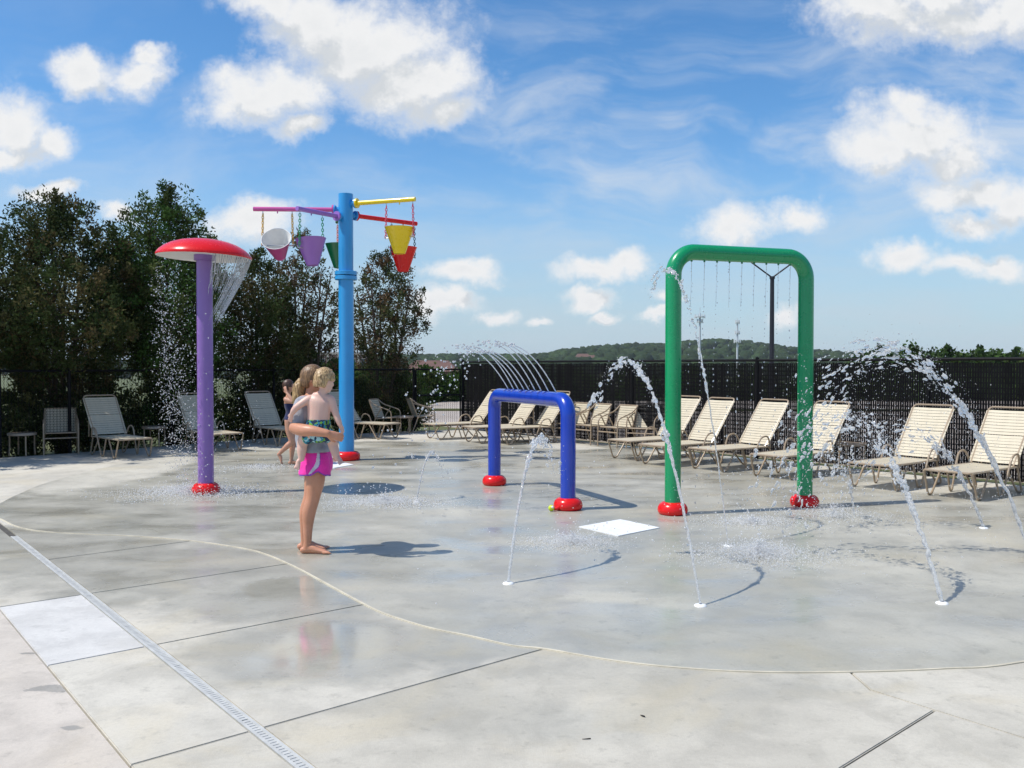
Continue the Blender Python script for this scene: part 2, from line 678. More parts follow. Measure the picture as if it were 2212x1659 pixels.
def deck_wet(t, p):
    blobs = [(-2.75, 7.5, 1.5, 1.2), (-4.5, 8.75, 1.6, 1.0), (-1.75, 6.7, 1.0, 0.8), (-1.2, 5.4, 0.85, 0.7), (-0.4, 5.5, 0.8, 0.42),
             (0.6, 4.95, 1.0, 0.3), (-4.25, 7.7, 0.5, 0.45),
             (2.6, 18.6, 1.6, 0.7), (4.4, 16.2, 1.2, 0.7)]
    return t.math('MULTIPLY', blob_mask(t, p, blobs, 0.55, 1.2, 0.3), 0.95)


def deck_wet_near(t, p):
    return t.math('MULTIPLY', blob_mask(t, p, [(-0.2, 5.2, 1.6, 0.5), (0.3, 4.3, 1.0, 0.25), (1.2, 4.75, 1.0, 0.22), (-0.6, 4.6, 0.9, 0.3)], 0.9, 1.3, 0.5), 0.4)


M['deck'] = concrete('deck_concrete', (0.57, 0.535, 0.455), deck_wet, 0.1, pool=[(-1.15, 5.45, 0.42, 0.55), (-1.75, 6.9, 0.4, 0.4)])
M['deck_near'] = concrete('near_deck_concrete', (0.53, 0.495, 0.415), deck_wet_near, 0.1, scale=1.2)
M['deck_tan'] = concrete('tan_deck_concrete', (0.56, 0.505, 0.435), lambda t, p: blob_mask(t, p, [(-2.45, 4.72, 0.14, 0.05), (-2.1, 4.2, 0.06, 0.03), (-2.9, 5.3, 0.05, 0.02)], 1.1, 9.0, 0.1), 0.1)
M['deck_dry'] = concrete('dry_deck_concrete', (0.61, 0.595, 0.56), lambda t, p: t.math('MULTIPLY', blob_mask(t, p, [(-2.05, 5.5, 0.1, 0.1)], 0.5, 4.0), 0.2), -0.3)


def clip(poly, a, b, left=True):
    """part of the polygon on one side of the line a-b"""
    ax, ay = a
    dx_, dy_ = b[0] - ax, b[1] - ay
    L = math.hypot(dx_, dy_)

    def s(p):
        v = (dx_ * (p[1] - ay) - dy_ * (p[0] - ax)) / L
        return v if left else -v
    out = []
    for i in range(len(poly)):
        p, q = poly[i], poly[(i + 1) % len(poly)]
        sp, sq = s(p), s(q)
        if sp >= 0:
            out.append(p)
        if sp * sq < 0:
            k = sp / (sp - sq)
            out.append((p[0] + (q[0] - p[0]) * k, p[1] + (q[1] - p[1]) * k))
    return out


def off(a, b, d):
    dx_, dy_ = b[0] - a[0], b[1] - a[1]
    L = math.hypot(dx_, dy_)
    n = (-dy_ / L * d, dx_ / L * d)
    return (a[0] + n[0], a[1] + n[1]), (b[0] + n[0], b[1] + n[1])


def xy(x, y):
    p = G(x, y)
    return (p.x, p.y)


gap = 0.0045
DR = (xy(30, 1158), xy(565, 1584))             # drain line, heading to the camera: left side of travel is +X side
LL = (xy(0, 1316), xy(280, 1653))
J0, J1, J2, J3 = (xy(102, 1209), xy(255, 1189)), (xy(40, 1305), xy(620, 1218)), (xy(95, 1439), xy(785, 1306)), (xy(280, 1653), xy(1159, 1406))
DW = 0.035


def between(poly, far, near):
    if far is not None:
        poly = clip(poly, *off(*far, -gap), left=False)
    if near is not None:
        poly = clip(poly, *off(*near, gap), left=True)
    return poly


deck_base = MB()
deck_base.prism([(p[0] * 1.0, p[1] * 1.0) for p in DECK], -0.16, -0.018)
deck = structure(deck_base.build('deck', M['dark'], smooth=False))


def slab(poly, mat):
    if len(poly) < 3:
        return
    area = sum(poly[i][0] * poly[(i + 1) % len(poly)][1] - poly[(i + 1) % len(poly)][0] * poly[i][1] for i in range(len(poly))) / 2
    if area < 0:
        poly = poly[::-1]
    bm = bmesh.new()
    vv = [bm.verts.new((p[0], p[1], 0)) for p in poly]
    f = bm.faces.new(vv)
    r = bmesh.ops.extrude_face_region(bm, geom=[f])
    low = [e for e in r['geom'] if isinstance(e, bmesh.types.BMVert)]
    bmesh.ops.translate(bm, verts=low, vec=(0, 0, -0.03))
    bmesh.ops.recalc_face_normals(bm, faces=bm.faces)
    top = [e for e in bm.edges if all(abs(v.co.z) < 1e-5 for v in e.verts)]
    bmesh.ops.bevel(bm, geom=top, offset=0.005, segments=2, affect='EDGES', clamp_overlap=True)
    bmesh.ops.triangulate(bm, faces=[f for f in bm.faces if len(f.verts) > 4])
    me = bpy.data.meshes.new('slab')
    bm.to_mesh(me)
    bm.free()
    me.materials.append(mat)
    link('slab', me, deck)


A = clip(DECK, *off(*LL, -gap), left=False)
slab(A, M['deck_tan'])
B = clip(clip(DECK, *off(*LL, gap), left=True), *off(*DR, -DW), left=False)
C_ = clip(DECK, *off(*DR, DW), left=True)
# J lines head toward +X: the far side is on their left
Bs = [clip(B, *off(*J1, gap)), clip(clip(B, *off(*J1, -gap), left=False), *off(*J2, gap)), clip(clip(B, *off(*J2, -gap), left=False), *off(*J3, gap)), clip(B, *off(*J3, -gap), left=False)]
for q, mm in zip(Bs, ('deck', 'deck_dry', 'deck', 'deck_near')):
    slab(q, M[mm])
slab(clip(C_, *off(*J0, gap)), M['deck'])
slab(clip(clip(C_, *off(*J0, -gap), left=False), *off(*J1, gap)), M['deck'])
slab(clip(clip(C_, *off(*J1, -gap), left=False), *off(*J2, gap)), M['deck'])
slab(clip(clip(C_, *off(*J2, -gap), left=False), *off(*J3, gap)), M['deck'])
C4 = clip(C_, *off(*J3, -gap), left=False)
k0, k1, k2, k3 = xy(1841, 1455), xy(1882, 1491), xy(2016, 1536), xy(2212, 1594)
E = clip(clip(C4, *off(k0, k1, gap)), *off(k1, k3, gap))
slab(E, M['deck_near'])


def inter(a, b, c, d):
    x1, y1, x2, y2, x3, y3, x4, y4 = *a, *b, *c, *d
    den = (x1 - x2) * (y3 - y4) - (y1 - y2) * (x3 - x4)
    s = ((x1 - x3) * (y3 - y4) - (y1 - y3) * (x3 - x4)) / den
    return (x1 + s * (x2 - x1), y1 + s * (y2 - y1))


j4b = xy(1817, 1659)
dr_off = off(*DR, DW)
j3_off = off(*J3, -gap)
kL0, kL1 = off(k0, k1, -gap)
kM1, kM3 = off(k1, k3, -gap)
j4a, j4c = off(k2, j4b, -gap)       # on the upper-left side
kk = inter(kL0, kL1, kM1, kM3)
D1 = [inter(*dr_off, *j3_off), inter(*j3_off, kL0, kL1), kk, inter(kM1, kM3, j4a, j4c), inter(j4a, j4c, *dr_off)]
slab(D1, M['deck_near'])
j4a, j4c = off(k2, j4b, gap)
far = inter(kM1, kM3, (0, -8.0), (1, -8.0))
D2 = [inter(kM1, kM3, j4a, j4c), (far[0], far[1]), inter(*dr_off, (0, -8.0), (1, -8.0)), inter(j4a, j4c, *dr_off)]
slab(D2, M['deck_near'])


# ------------------------------------------------------------------ splash pad
PAD_PX = [(0, 1121), (40, 1139), (100, 1149), (200, 1155), (280, 1158), (350, 1163), (425, 1170), (500, 1181), (560, 1193), (620, 1217), (670, 1242),
          (750, 1286), (825, 1324), (925, 1356), (1017, 1375), (1106, 1395), (1180, 1403), (1341, 1430), (1503, 1446), (1665, 1453), (1854, 1452), (2043, 1445), (2212, 1430)]
PAD_FAR = [(2100, 1049), (1900, 1029), (1700, 1010), (1480, 989), (1300, 967), (1200, 957), (1060, 947), (950, 947), (800, 953), (560, 967), (330, 990), (130, 1035), (40, 1068), (0, 1088)]
pts = [G(*q) for q in PAD_PX] + [Vector((4.6, 5.9, 0)), Vector((6.6, 7.6, 0)), Vector((7.6, 9.6, 0)), Vector((7.5, 11.3, 0))] + [G(*q) for q in PAD_FAR] + [G(-40, 1105)]
loop = []
nn = len(pts)
for i in range(nn):
    p0, p1, p2, p3 = pts[i - 1], pts[i], pts[(i + 1) % nn], pts[(i + 2) % nn]
    for j in range(5):
        t = j / 5
        loop.append(0.5 * ((2 * p1) + (-p0 + p2) * t + (2 * p0 - 5 * p1 + 4 * p2 - p3) * t * t + (-p0 + 3 * p1 - 3 * p2 + p3) * t ** 3))


def pad_wet(t, p):
    dry = blob_mask(t, p, [(-6.3, 14.6, 0.7, 2.6), (-4.8, 18.8, 1.4, 0.7), (-1.6, 20.8, 3.0, 0.7), (1.3, 19.0, 1.0, 0.7), (6.0, 12.6, 0.9, 0.7)], 0.5, 0.9)
    n = t.noise(t.vmath('MULTIPLY', p, (0.6, 1.4, 1)), 0.6, 4, 0.55)
    w = t.smooth(n, 0.28, 0.55, 0.55, 1.0)
    return t.math('MULTIPLY', w, t.math('SUBTRACT', 1.0, t.math('MULTIPLY', dry, 0.8)))


M['pad'] = concrete('pad_concrete', (0.57, 0.537, 0.453), pad_wet, 0.15, 0.8)
M['seam'] = paint('seam_grout', (0.60, 0.545, 0.42), 0.8, 0.2, 4)
bm = bmesh.new()
f = bm.faces.new([bm.verts.new((p.x, p.y, 0.004)) for p in loop])
bm.normal_update()
if f.normal.z < 0:
    bmesh.ops.reverse_faces(bm, faces=[f])
bmesh.ops.triangulate(bm, faces=bm.faces)
me = bpy.data.meshes.new('splash_pad')
bm.to_mesh(me)
bm.free()
me.materials.append(M['pad'])
pad = structure(link('splash_pad', me))
mb = MB()
lv, k = [], len(loop)
NEAR = (len(PAD_PX) + 2) * 5
for i, p in enumerate(loop[:NEAR]):
    tg = (loop[(i + 1) % k] - loop[i - 1]).normalized()
    n = Vector((-tg.y, tg.x, 0))
    w = 0.0078 + 0.0035 * noise.noise(p * 3.0)
    lv.append((p + n * w, p - n * w))
vs = []
for a, b_ in lv:
    vs += [(a.x, a.y, 0.0065), (b_.x, b_.y, 0.0065), (a.x, a.y, -0.002), (b_.x, b_.y, -0.002)]
fs = []
for i in range(NEAR - 1):
    o, q = 4 * i, 4 * (i + 1)
    fs += [(o, o + 1, q + 1, q), (o + 2, o, q, q + 2), (o + 1, o + 3, q + 3, q + 1)]
mb.add(vs, fs)
mb.build('pad_edge', M['seam'], pad, smooth=False)

# access covers (white square plates)
def quad_cover(px, label):
    c = [G(*q) for q in px]
    mid = sum(c, Vector()) / 4
    m_ = MB()
    loc = [(p.x - mid.x, p.y - mid.y) for p in c]
    m_.prism(loc[::-1], 0.0, 0.009)
    o = m_.build('access_cover', M['cover'], smooth=False)
    o.location = (mid.x, mid.y, 0.0045)
    tag(o, label, 'cover')
    return o


M['cover'] = paint('white_cover', (0.80, 0.81, 0.81), 0.6, 0.08, 9, bumpy=0.5, dirt=0.1)
quad_cover([(1250, 1140), (1335, 1160), (1425, 1142), (1340, 1124)], 'large white square cover plate set in the wet concrete before the arches')
quad_cover([(690, 1004), (722, 1012), (764, 1005), (733, 998)], 'small white cover plate on the pad beside the pink shorts and red tower foot')

# ------------------------------------------------------------------ trench drain
a, b_ = Vector((*DR[0], 0)), Vector((*DR[1], 0))
dd = (b_ - a).normalized()
drain = thing('trench_drain', 'long pale slotted trench drain crossing the deck at lower left', 'drain', (a.x, a.y, 0), math.atan2(dd.y, dd.x))
LEN = 8.0
for s in (-1, 1):
    mb = MB()
    mb.box((LEN / 2, s * 0.024, -0.008), (LEN, 0.016, 0.02))
    mb.build('rail', M['grate'], drain, smooth=False)
sec = MB()
nb = 33
for i in range(nb):
    sec.box(((i + 0.5) / nb, 0, -0.008), (0.0245, 0.032, 0.016))
sec_me = sec.mesh('grate_section', M['grate'], False)
for i in range(8):
    link('grate_section', sec_me, drain, Matrix.Translation((i * 1.0, 0, 0)) @ Matrix.Diagonal((0.994, 1, 1, 1)))
mb = MB()
mb.box((LEN / 2, 0, -0.03), (LEN, 0.05, 0.01))
mb.build('channel', M['dark'], drain, smooth=False)

# ------------------------------------------------------------------ parking lot beyond
def lot_mat():
    m, t, b = new_mat('pale_lot')
    p = pos(t)
    f = t.noise(p, 0.25, 6, 0.6)
    f2 = t.noise(p, 6, 5, 0.7)
    c = t.mix(t.smooth(f, 0.3, 0.7), (0.36, 0.31, 0.265), (0.47, 0.41, 0.36))
    c = t.mix(t.math('MULTIPLY', t.smooth(f2, 0.5, 0.75), 0.3), c, (0.3, 0.27, 0.24))
    t.l.new(c, b.inputs['Base Color'])
    b.inputs['Roughness'].default_value = 0.9
    return m


M['lot'] = lot_mat()
mb = MB()
out = Vector((fdir.y, -fdir.x, 0))
if out.y < 0:
    out = -out
q0 = FENCE_R0 + out * 1.2
poly = [(-1.0, 25.6), (8.9, 13.2), (18, 1.6), (58, 1.6), (58, 46), (-3.5, 46), (-4.6, 31)]
mb.prism(poly[::1], -0.2, -0.10)
structure(mb.build('parking_lot', M['lot'], smooth=False))
for (x0, y0, x1, y1, w) in ((-3.6, 36.2, 40, 35.0, 0.35),):
    mb = MB()
    d_ = Vector((x1 - x0, y1 - y0, 0)).normalized()
    n_ = Vector((-d_.y, d_.x, 0)) * w
    mb.prism([(x0 + n_.x, y0 + n_.y), (x0 - n_.x, y0 - n_.y), (x1 - n_.x, y1 - n_.y), (x1 + n_.x, y1 + n_.y)], -0.11, -0.03)
    structure(mb.build('grass_island', M['grass'], smooth=False))

# ------------------------------------------------------------------ fences
def chain_wire(mb, a, b, h, z0, pitch=0.062, r=0.0022):
    d = (b - a)
    L = d.length
    d = d / L
    nrm = Vector((-d.y, d.x, 0))
    n = int(L / pitch)
    rows = int(h / pitch)
    for i in range(n):
        for s in (0, 1):
            pp = []
            for k in range(rows + 1):
                xx = (i + (0.5 if (k + s) % 2 else 0)) * pitch
                pp.append(a + d * min(xx, L) + Vector((0, 0, z0 + k * h / rows)) + nrm * (0.002 if (k + s) % 2 else -0.002))
            vs_, fs_ = [], []
            for k, p in enumerate(pp):
                vs_ += [p + d * r * 1.3, p - d * r * 0.65 + nrm * r * 1.1, p - d * r * 0.65 - nrm * r * 1.1]
            for k in range(len(pp) - 1):
                o = 3 * k
                for j in range(3):
                    fs_.append((o + j, o + (j + 1) % 3, o + 3 + (j + 1) % 3, o + 3 + j))
            mb.add(vs_, fs_)


# left: open black chain link
fl = thing('chain_link_fence', 'black see-through chain link fence in front of the dark trees', 'fence', FENCE_L[0])
HL = 1.63
o0 = FENCE_L[0]
rel = [p - o0 for p in FENCE_L]
posts = []
for i in range(len(rel) - 2):
    a, b_ = rel[i], rel[i + 1]
    posts.append(a)
    if (b_ - a).length > 3.6:
        posts.append((a + b_) / 2)
posts.append(rel[-2])
for p in posts:
    mb = MB()
    mb.tube([p + Vector((0, 0, -0.14)), p + Vector((0, 0, HL + 0.02))], 0.034, 10)
    mb.ball(p + Vector((0, 0, HL + 0.02)), 0.036, 1)
    mb.build('post', M['fence_black'], fl)
for i in range(len(rel) - 2):
    mb = MB()
    mb.tube([rel[i] + Vector((0, 0, HL)), rel[i + 1] + Vector((0, 0, HL))], 0.024, 8)
    mb.build('top_rail', M['fence_black'], fl)
    mb = MB()
    chain_wire(mb, rel[i], rel[i + 1], HL - 0.05, 0.04)
    stuff(mb.build('wire_mesh', M['fence_black'], fl, smooth=False))
# gate
ga, gb = FENCE_L[-2], FENCE_L[-1]
gd = (gb - ga).normalized()
gate = thing('gate', 'narrow black chain link gate with mid rail beside the slatted fence end', 'gate', ga)
g0, g1 = gd * 0.06, (gb - ga) - gd * 0.08
for z in (0.12, 0.94, HL):
    mb = MB()
    mb.tube([g0 + Vector((0, 0, z)), g1 + Vector((0, 0, z))], 0.021, 8)
    mb.build('rail', M['fence_black'], gate)
for p in (g0, g1):
    mb = MB()
    mb.tube([p + Vector((0, 0, 0.06)), p + Vector((0, 0, HL))], 0.021, 8)
    mb.build('upright', M['fence_black'], gate)
mb = MB()
chain_wire(mb, g0, g1, HL - 0.14, 0.12)
stuff(mb.build('wire_mesh', M['fence_black'], gate, smooth=False))

# right: slatted privacy fence
fr = thing('slatted_fence', 'tall black chain link fence filled with vertical privacy slats', 'fence', FENCE_R0)
HR = 1.83
for i in range(len(FENCE_R)):
    p = fdir * (SPAN * i)
    mb = MB()
    mb.tube([p + Vector((0, 0, -0.14)), p + Vector((0, 0, HR + 0.03))], 0.045 if i == 0 else 0.037, 12)
    mb.ball(p + Vector((0, 0, HR + 0.03)), 0.05 if i == 0 else 0.042, 1)
    mb.build('post', M['fence_black'], fr)
fn = Vector((-fdir.y, fdir.x, 0))
rotf = Matrix.Rotation(math.atan2(fdir.y, fdir.x), 3, 'Z')
for i in range(len(FENCE_R) - 1):
    a, b_ = fdir * (SPAN * i), fdir * (SPAN * (i + 1))
    mb = MB()
    mb.tube([a + Vector((0, 0, HR)), b_ + Vector((0, 0, HR))], 0.026, 8)
    mb.build('top_rail', M['fence_black'], fr)
    mb = MB()
    mb.tube([a + Vector((0, 0, 0.09)), b_ + Vector((0, 0, 0.09))], 0.008, 6)
    mb.build('bottom_wire', M['fence_black'], fr)
    mb = MB()
    chain_wire(mb, a, b_, HR - 0.1, 0.06, 0.078, 0.0032)
    stuff(mb.build('wire_mesh', M['fence_black'], fr, smooth=False))
    mb = MB()
    n = int(SPAN / 0.039)
    for k in range(n):
        p = a + fdir * ((k + 0.5) * SPAN / n)
        w = 0.033 * R.uniform(0.93, 1.04)
        mb.box(p + Vector((0, 0, HR / 2 + R.uniform(-0.006, 0.006))), (w, 0.004, HR - 0.1 + R.uniform(-0.02, 0.01)), rotf @ Matrix.Rotation(R.uniform(-0.25, 0.25), 3, 'Z'))
    stuff(mb.build('slat_infill', M['slat'], fr, smooth=False))
# ------------------------------------------------------------------ play features
FOOT = [(0.0, 0.0), (0.150, 0.0), (0.170, 0.022), (0.176, 0.05), (0.170, 0.085), (0.152, 0.115), (0.128, 0.134), (0.105, 0.142), (0.088, 0.143)]


def foot(parent, loc, s=1.0):
    mb = MB()
    mb.lathe([(r * s, z * s) for r, z in FOOT], 40, loc)
    mb.build('foot', M['red'], parent, sharp=0)


def bolt(mb, c, d, r=0.012):
    d = Vector(d).normalized()
    mb.tube([Vector(c), Vector(c) + d * 0.012], r, 6)


def arch(name, label, A_, B_, top, r, corner, mat):
    mid = (A_ + B_) / 2
    t = thing(name, label, 'arch', (mid.x, mid.y, 0.004))
    a, b_ = A_ - mid, B_ - mid
    pts = arc_fillet([a, a + Vector((0, 0, top)), b_ + Vector((0, 0, top)), b_], corner, 14)
    mb = MB()
    mb.tube(pts, r, 32, caps=False)
    mb.build('pipe', mat, t, sharp=0)
    for p in (a, b_):
        foot(t, p)
    return t, a, b_


Ab, Bb = G(1068, 1048), G(1227, 1101)
arch_b, ba, bb = arch('blue_water_arch', 'low royal blue pipe arch on two round red feet', Ab, Bb, 1.31, 0.092, 0.20, M['blue'])
M['blue_dark'] = paint('blue_nozzle_ring', (0.004, 0.012, 0.16), 0.35, 0.1)
bdir = (bb - ba).normalized()
for k, s in enumerate((0.22, 0.28, 0.335, 0.44, 0.46, 0.53, 0.60, 0.69, 0.76)):
    c = ba.lerp(bb, s) + Vector((0, 0, 1.31))
    mb = MB()
    nrm = Vector((-bdir.y, bdir.x, 0))
    ring = [c + (nrm * math.sin(w) + Vector((0, 0, 1)) * math.cos(w)) * 0.0935 for w in np.linspace(-0.9, 1.5, 14)]
    mb.tube(ring, 0.0055, 6)
    mb.build('nozzle_band', M['blue_dark'], arch_b)

Ag, Bg = G(1453, 1111), G(1738, 1094)
arch_g, ga_, gb_ = arch('green_water_arch', 'tall bright green pipe arch on two round red feet', Ag, Bg, 3.05, 0.093, 0.27, M['green'])
for k in range(9):
    c = ga_.lerp(gb_, 0.13 + 0.093 * k) + Vector((0, 0, 3.05 - 0.096))
    mb = MB()
    mb.tube([c + Vector((0, 0, 0.01)), c - Vector((0, 0, 0.014))], 0.012, 8)
    mb.build('spout', M['green2'], arch_g)

# mushroom shower
Pm = G(445, 1067)
mush = thing('mushroom_shower', 'purple post with a wide red dome cap raining water', 'mushroom shower', (Pm.x, Pm.y, 0.004))
mb = MB()
mb.tube([(0, 0, 0.05), (0, 0, 3.2)], 0.104, 36)
mb.build('post', M['purple'], mush)
foot(mush, (0, 0, 0), 1.05)
tilt = Matrix.Rotation(math.radians(1.8), 3, 'Y')
prof = [(r_ * 0.965, z_ * 1.08) for r_, z_ in [(0.001, 0.215), (0.10, 0.213), (0.22, 0.203), (0.34, 0.182), (0.45, 0.148), (0.54, 0.103), (0.60, 0.058), (0.632, 0.022), (0.640, 0.004), (0.636, -0.012)]]
mb = MB()
mb.lathe(prof, 64, (0, 0, 3.19), tilt)
mb.build('cap', M['red'], mush, sharp=0)
mb = MB()
mb.lathe([(0.614, -0.013), (0.59, -0.017), (0.56, -0.012), (0.39, 0.012), (0.1, 0.02)], 64, (0, 0, 3.19), tilt)
mb.build('underside', M['white_gel'], mush, sharp=0)
mb = MB()
mb.lathe([(0.106, -0.05), (0.135, -0.05), (0.135, 0.02), (0.106, 0.02)], 32, (0, 0, 3.19))
mb.build('collar', M['purple'], mush)

# bucket tower
Pt = G(749, 994)
tower = thing('bucket_tower', 'tall light blue post with coloured arms and a red foot', 'bucket tower', (Pt.x, Pt.y, 0.004))
mb = MB()
mb.tube([(0, 0, 0.05), (0, 0, 3.3)], 0.137, 36)
mb.build('lower_post', M['sky_blue'], tower)
mb = MB()
mb.tube([(0, 0, 3.42), (0, 0, 4.85)], 0.134, 36)
mb.build('upper_post', M['sky_blue'], tower)
for z in (3.29, 3.375):
    mb = MB()
    mb.lathe([(0.1, 0), (0.196, 0), (0.203, 0.006), (0.203, 0.064), (0.196, 0.07), (0.1, 0.07)], 40, (0, 0, z))
    for k in range(8):
        w = k * math.pi / 4 + 0.2
        bolt(mb, (0.17 * math.cos(w), 0.17 * math.sin(w), z + 0.07), (0, 0, 1), 0.014)
    mb.build('flange', M['sky_blue'], tower)
mb = MB()
mb.lathe([(0.001, 0), (0.22, 0), (0.242, 0.03), (0.246, 0.07), (0.235, 0.12), (0.205, 0.15), (0.15, 0.162), (0.13, 0.162)], 40)
mb.build('foot', M['red'], tower, sharp=0)


def chain(mb, a, b, link_l=0.062, r=0.0075):
    a, b = Vector(a), Vector(b)
    d = (b - a)
    n = max(2, int(d.length / (link_l * 0.74)))
    d_ = d / n
    ax = d.normalized()
    s1 = ax.orthogonal().normalized()
    s2 = ax.cross(s1)
    for i in range(n):
        c = a + d_ * (i + 0.5)
        s = s1 if i % 2 else s2
        lp = []
        for j in range(8):
            w = 2 * math.pi * j / 8
            lp.append(c + ax * math.cos(w) * link_l * 0.5 + s * math.sin(w) * 0.019)
        mb.tube(lp, r, 4, closed=True)


ARMS = [('yellow', -20, 1.40, 4.67, 'yellow', 'c_pink', 0.78, 0, 'yellow dumping bucket hanging highest at right of the tower'),
        ('red', 42, 1.58, 4.48, 'red', 'c_navy', 0.80, 0, 'red dumping bucket hanging behind the yellow bucket'),
        ('green2', 107, 1.50, 4.58, 'green2', 'c_orange', 0.78, 0, 'dark green dumping bucket half hidden behind the blue tower post'),
        ('pink', 183, 1.66, 4.565, 'pink', 'c_gold', 0.74, 52, 'pink bucket tipped toward the camera showing its white inside'),
        ('purple2', 236, 1.17, 4.42, 'purple2', 'c_green', 0.72, 6, 'purple dumping bucket hanging left of the tower in front of the green one')]
for (mat, ang, L, z, bm_, cm, along, tip, label) in ARMS:
    w = math.radians(ang)
    d = Vector((math.cos(w), math.sin(w), 0))
    mb = MB()
    mb.tube([d * 0.24 + Vector((0, 0, z)), d * L + Vector((0, 0, z))], 0.041, 16)
    mb.tube([d * 0.215 + Vector((0, 0, z)), d * 0.245 + Vector((0, 0, z))], 0.088, 20)
    arm = mb.build('arm', M[mat], tower)
    mb = MB()
    mb.tube([d * (L * along) + Vector((0, 0, z - 0.03)), d * (L * along) + Vector((0, 0, z - 0.075))], 0.011, 8)
    mb.build('spout', M[mat], arm)
    mb = MB()
    mb.tube([d * 0.1 + Vector((0, 0, z)), d * 0.20 + Vector((0, 0, z))], 0.05, 16)
    mb.tube([d * 0.188 + Vector((0, 0, z)), d * 0.214 + Vector((0, 0, z))], 0.088, 20)
    for k in range(6):
        a_ = k * math.pi / 3
        sd = Vector((-d.y, d.x, 0))
        bolt(mb, d * 0.182 + Vector((0, 0, z)) + sd * 0.068 * math.cos(a_) + Vector((0, 0, 0.068 * math.sin(a_))), -d, 0.011)
    mb.build('arm_socket', M['sky_blue'], tower)
    # bucket: origin at the middle of its axle
    c = Vector((Pt.x, Pt.y, 0.004)) + d * (L * along) + Vector((0, 0, z - 0.66))
    bk = thing('dumping_bucket', label, 'bucket', c, w, 'buckets hanging from the tower')
    rot = Matrix.Rotation(math.radians(-tip if mat == 'pink' else tip), 3, 'X')
    if mat == 'pink':
        # tip the mouth toward the viewer
        rot = Matrix.Rotation(math.radians(-tip), 3, 'X')
    mb = MB()
    outp = [(0.001, -0.29), (0.098, -0.29), (0.104, -0.282), (0.262, 0.172), (0.268, 0.176)]
    mb.lathe(outp, 40, (0, 0, 0), rot)
    shell = mb.build('shell', M[bm_], bk, sharp=50)
    mb = MB()
    mb.lathe([(0.268, 0.176), (0.258, 0.176), (0.098, -0.276), (0.001, -0.278)], 40, (0, 0, 0), rot)
    mb.build('lining', M['white_gel'], bk, sharp=50)
    mb = MB()
    mb.tube([(-0.285, 0, 0), (0.285, 0, 0)], 0.011, 8)
    for s in (-1, 1):
        mb.ball((s * 0.28, 0, 0), 0.02, 1)
    mb.build('axle', M['steel'], bk)
    for s in (-1, 1):
        mb = MB()
        chain(mb, (s * 0.262, 0, 0.58), (s * 0.275, 0, 0.0))
        mb.build('chain', M[cm], bk)
        mb = MB()
        mb.tube([(s * 0.262, 0, 0.625), (s * 0.262, 0, 0.57)], 0.009, 6)
        mb.build('hook', M['steel'], bk)

# ground nozzles
def nozzle(px, label):
    p = G(*px)
    o = thing('ground_nozzle', label, 'nozzle', (p.x, p.y, 0.0045), 0, 'white nozzle discs in the pad')
    mb = MB()
    mb.lathe([(0.001, 0.014), (0.012, 0.014), (0.03, 0.013), (0.042, 0.008), (0.046, 0.0)], 24)
    mb.build('disc', M['white_disc'], o, sharp=0)
    mb = MB()
    mb.lathe([(0.0005, 0.0155), (0.009, 0.0155), (0.009, 0.012)], 12)
    mb.build('hole', M['dark'], o)


nozzle((1098, 1262), 'white nozzle disc nearest the low blue arch, left of the other near ones')
nozzle((1513, 1310), 'white nozzle disc in the pad nearest the camera, before the green arch')
nozzle((2035, 1305), 'white nozzle disc at the near right of the pad')
nozzle((1573, 1181), 'small white nozzle disc between the feet of the green arch')
nozzle((2125, 1142), 'white nozzle disc far right before the nearest lounger')
nozzle((900, 1086), 'small far nozzle disc between the woman and the blue arch')

# toy by the foot of the blue arch
p = G(1191, 1105)
toy = thing('toy_ball', 'small yellow green toy ball with a red handle by the arch foot', 'toy', (p.x, p.y, 0.0045))
M['lime'] = paint('lime_plastic', (0.55, 0.68, 0.03), 0.35, 0.1, 30)
mb = MB()
mb.ball((0, 0, 0.037), 0.037, 3)
ball = mb.build('ball', M['lime'], toy, sharp=0)
mb = MB()
mb.ball((0.012, -0.022, 0.05), 0.018, 2)
mb.build('white_patch', M['white_disc'], ball)
mb = MB()
mb.tube([(0.03, 0.005, 0.022), (0.065, 0.012, 0.03), (0.095, 0.016, 0.045)], [0.014, 0.021, 0.017], 12)
mb.build('handle', M['red'], toy)

# bits on the deck
M['leaf_bit'] = paint('dead_leaf', (0.03, 0.022, 0.015), 0.8, 0.3)
for k, (px, l, w, rz, lab) in enumerate((((1388, 1548), 0.032, 0.012, -0.9, 'small dark leaf lying on the bare near concrete'),
                                         ((1267, 1598), 0.04, 0.004, 0.1, 'thin dry twig lying on the near concrete'))):
    p = G(*px)
    mb = MB()
    nseg = 6
    vs = []
    for i in range(nseg + 1):
        s = i / nseg
        ww = w * math.sin(math.pi * (0.08 + 0.84 * s))
        vs += [(l * (s - 0.5), ww / 2, 0.004 + 0.004 * s), (l * (s - 0.5), 0, 0.002), (l * (s - 0.5), -ww / 2, 0.006)]
    fs = []
    for i in range(nseg):
        fs += [(3 * i, 3 * i + 1, 3 * i + 4, 3 * i + 3), (3 * i + 1, 3 * i + 2, 3 * i + 5, 3 * i + 4)]
    mb.add(vs, fs)
    o = mb.build('leaf' if k == 0 else 'twig', M['leaf_bit'])
    o.location = p
    o.rotation_euler = (0, 0, rz)
    tag(o, lab, 'leaf' if k == 0 else 'twig')

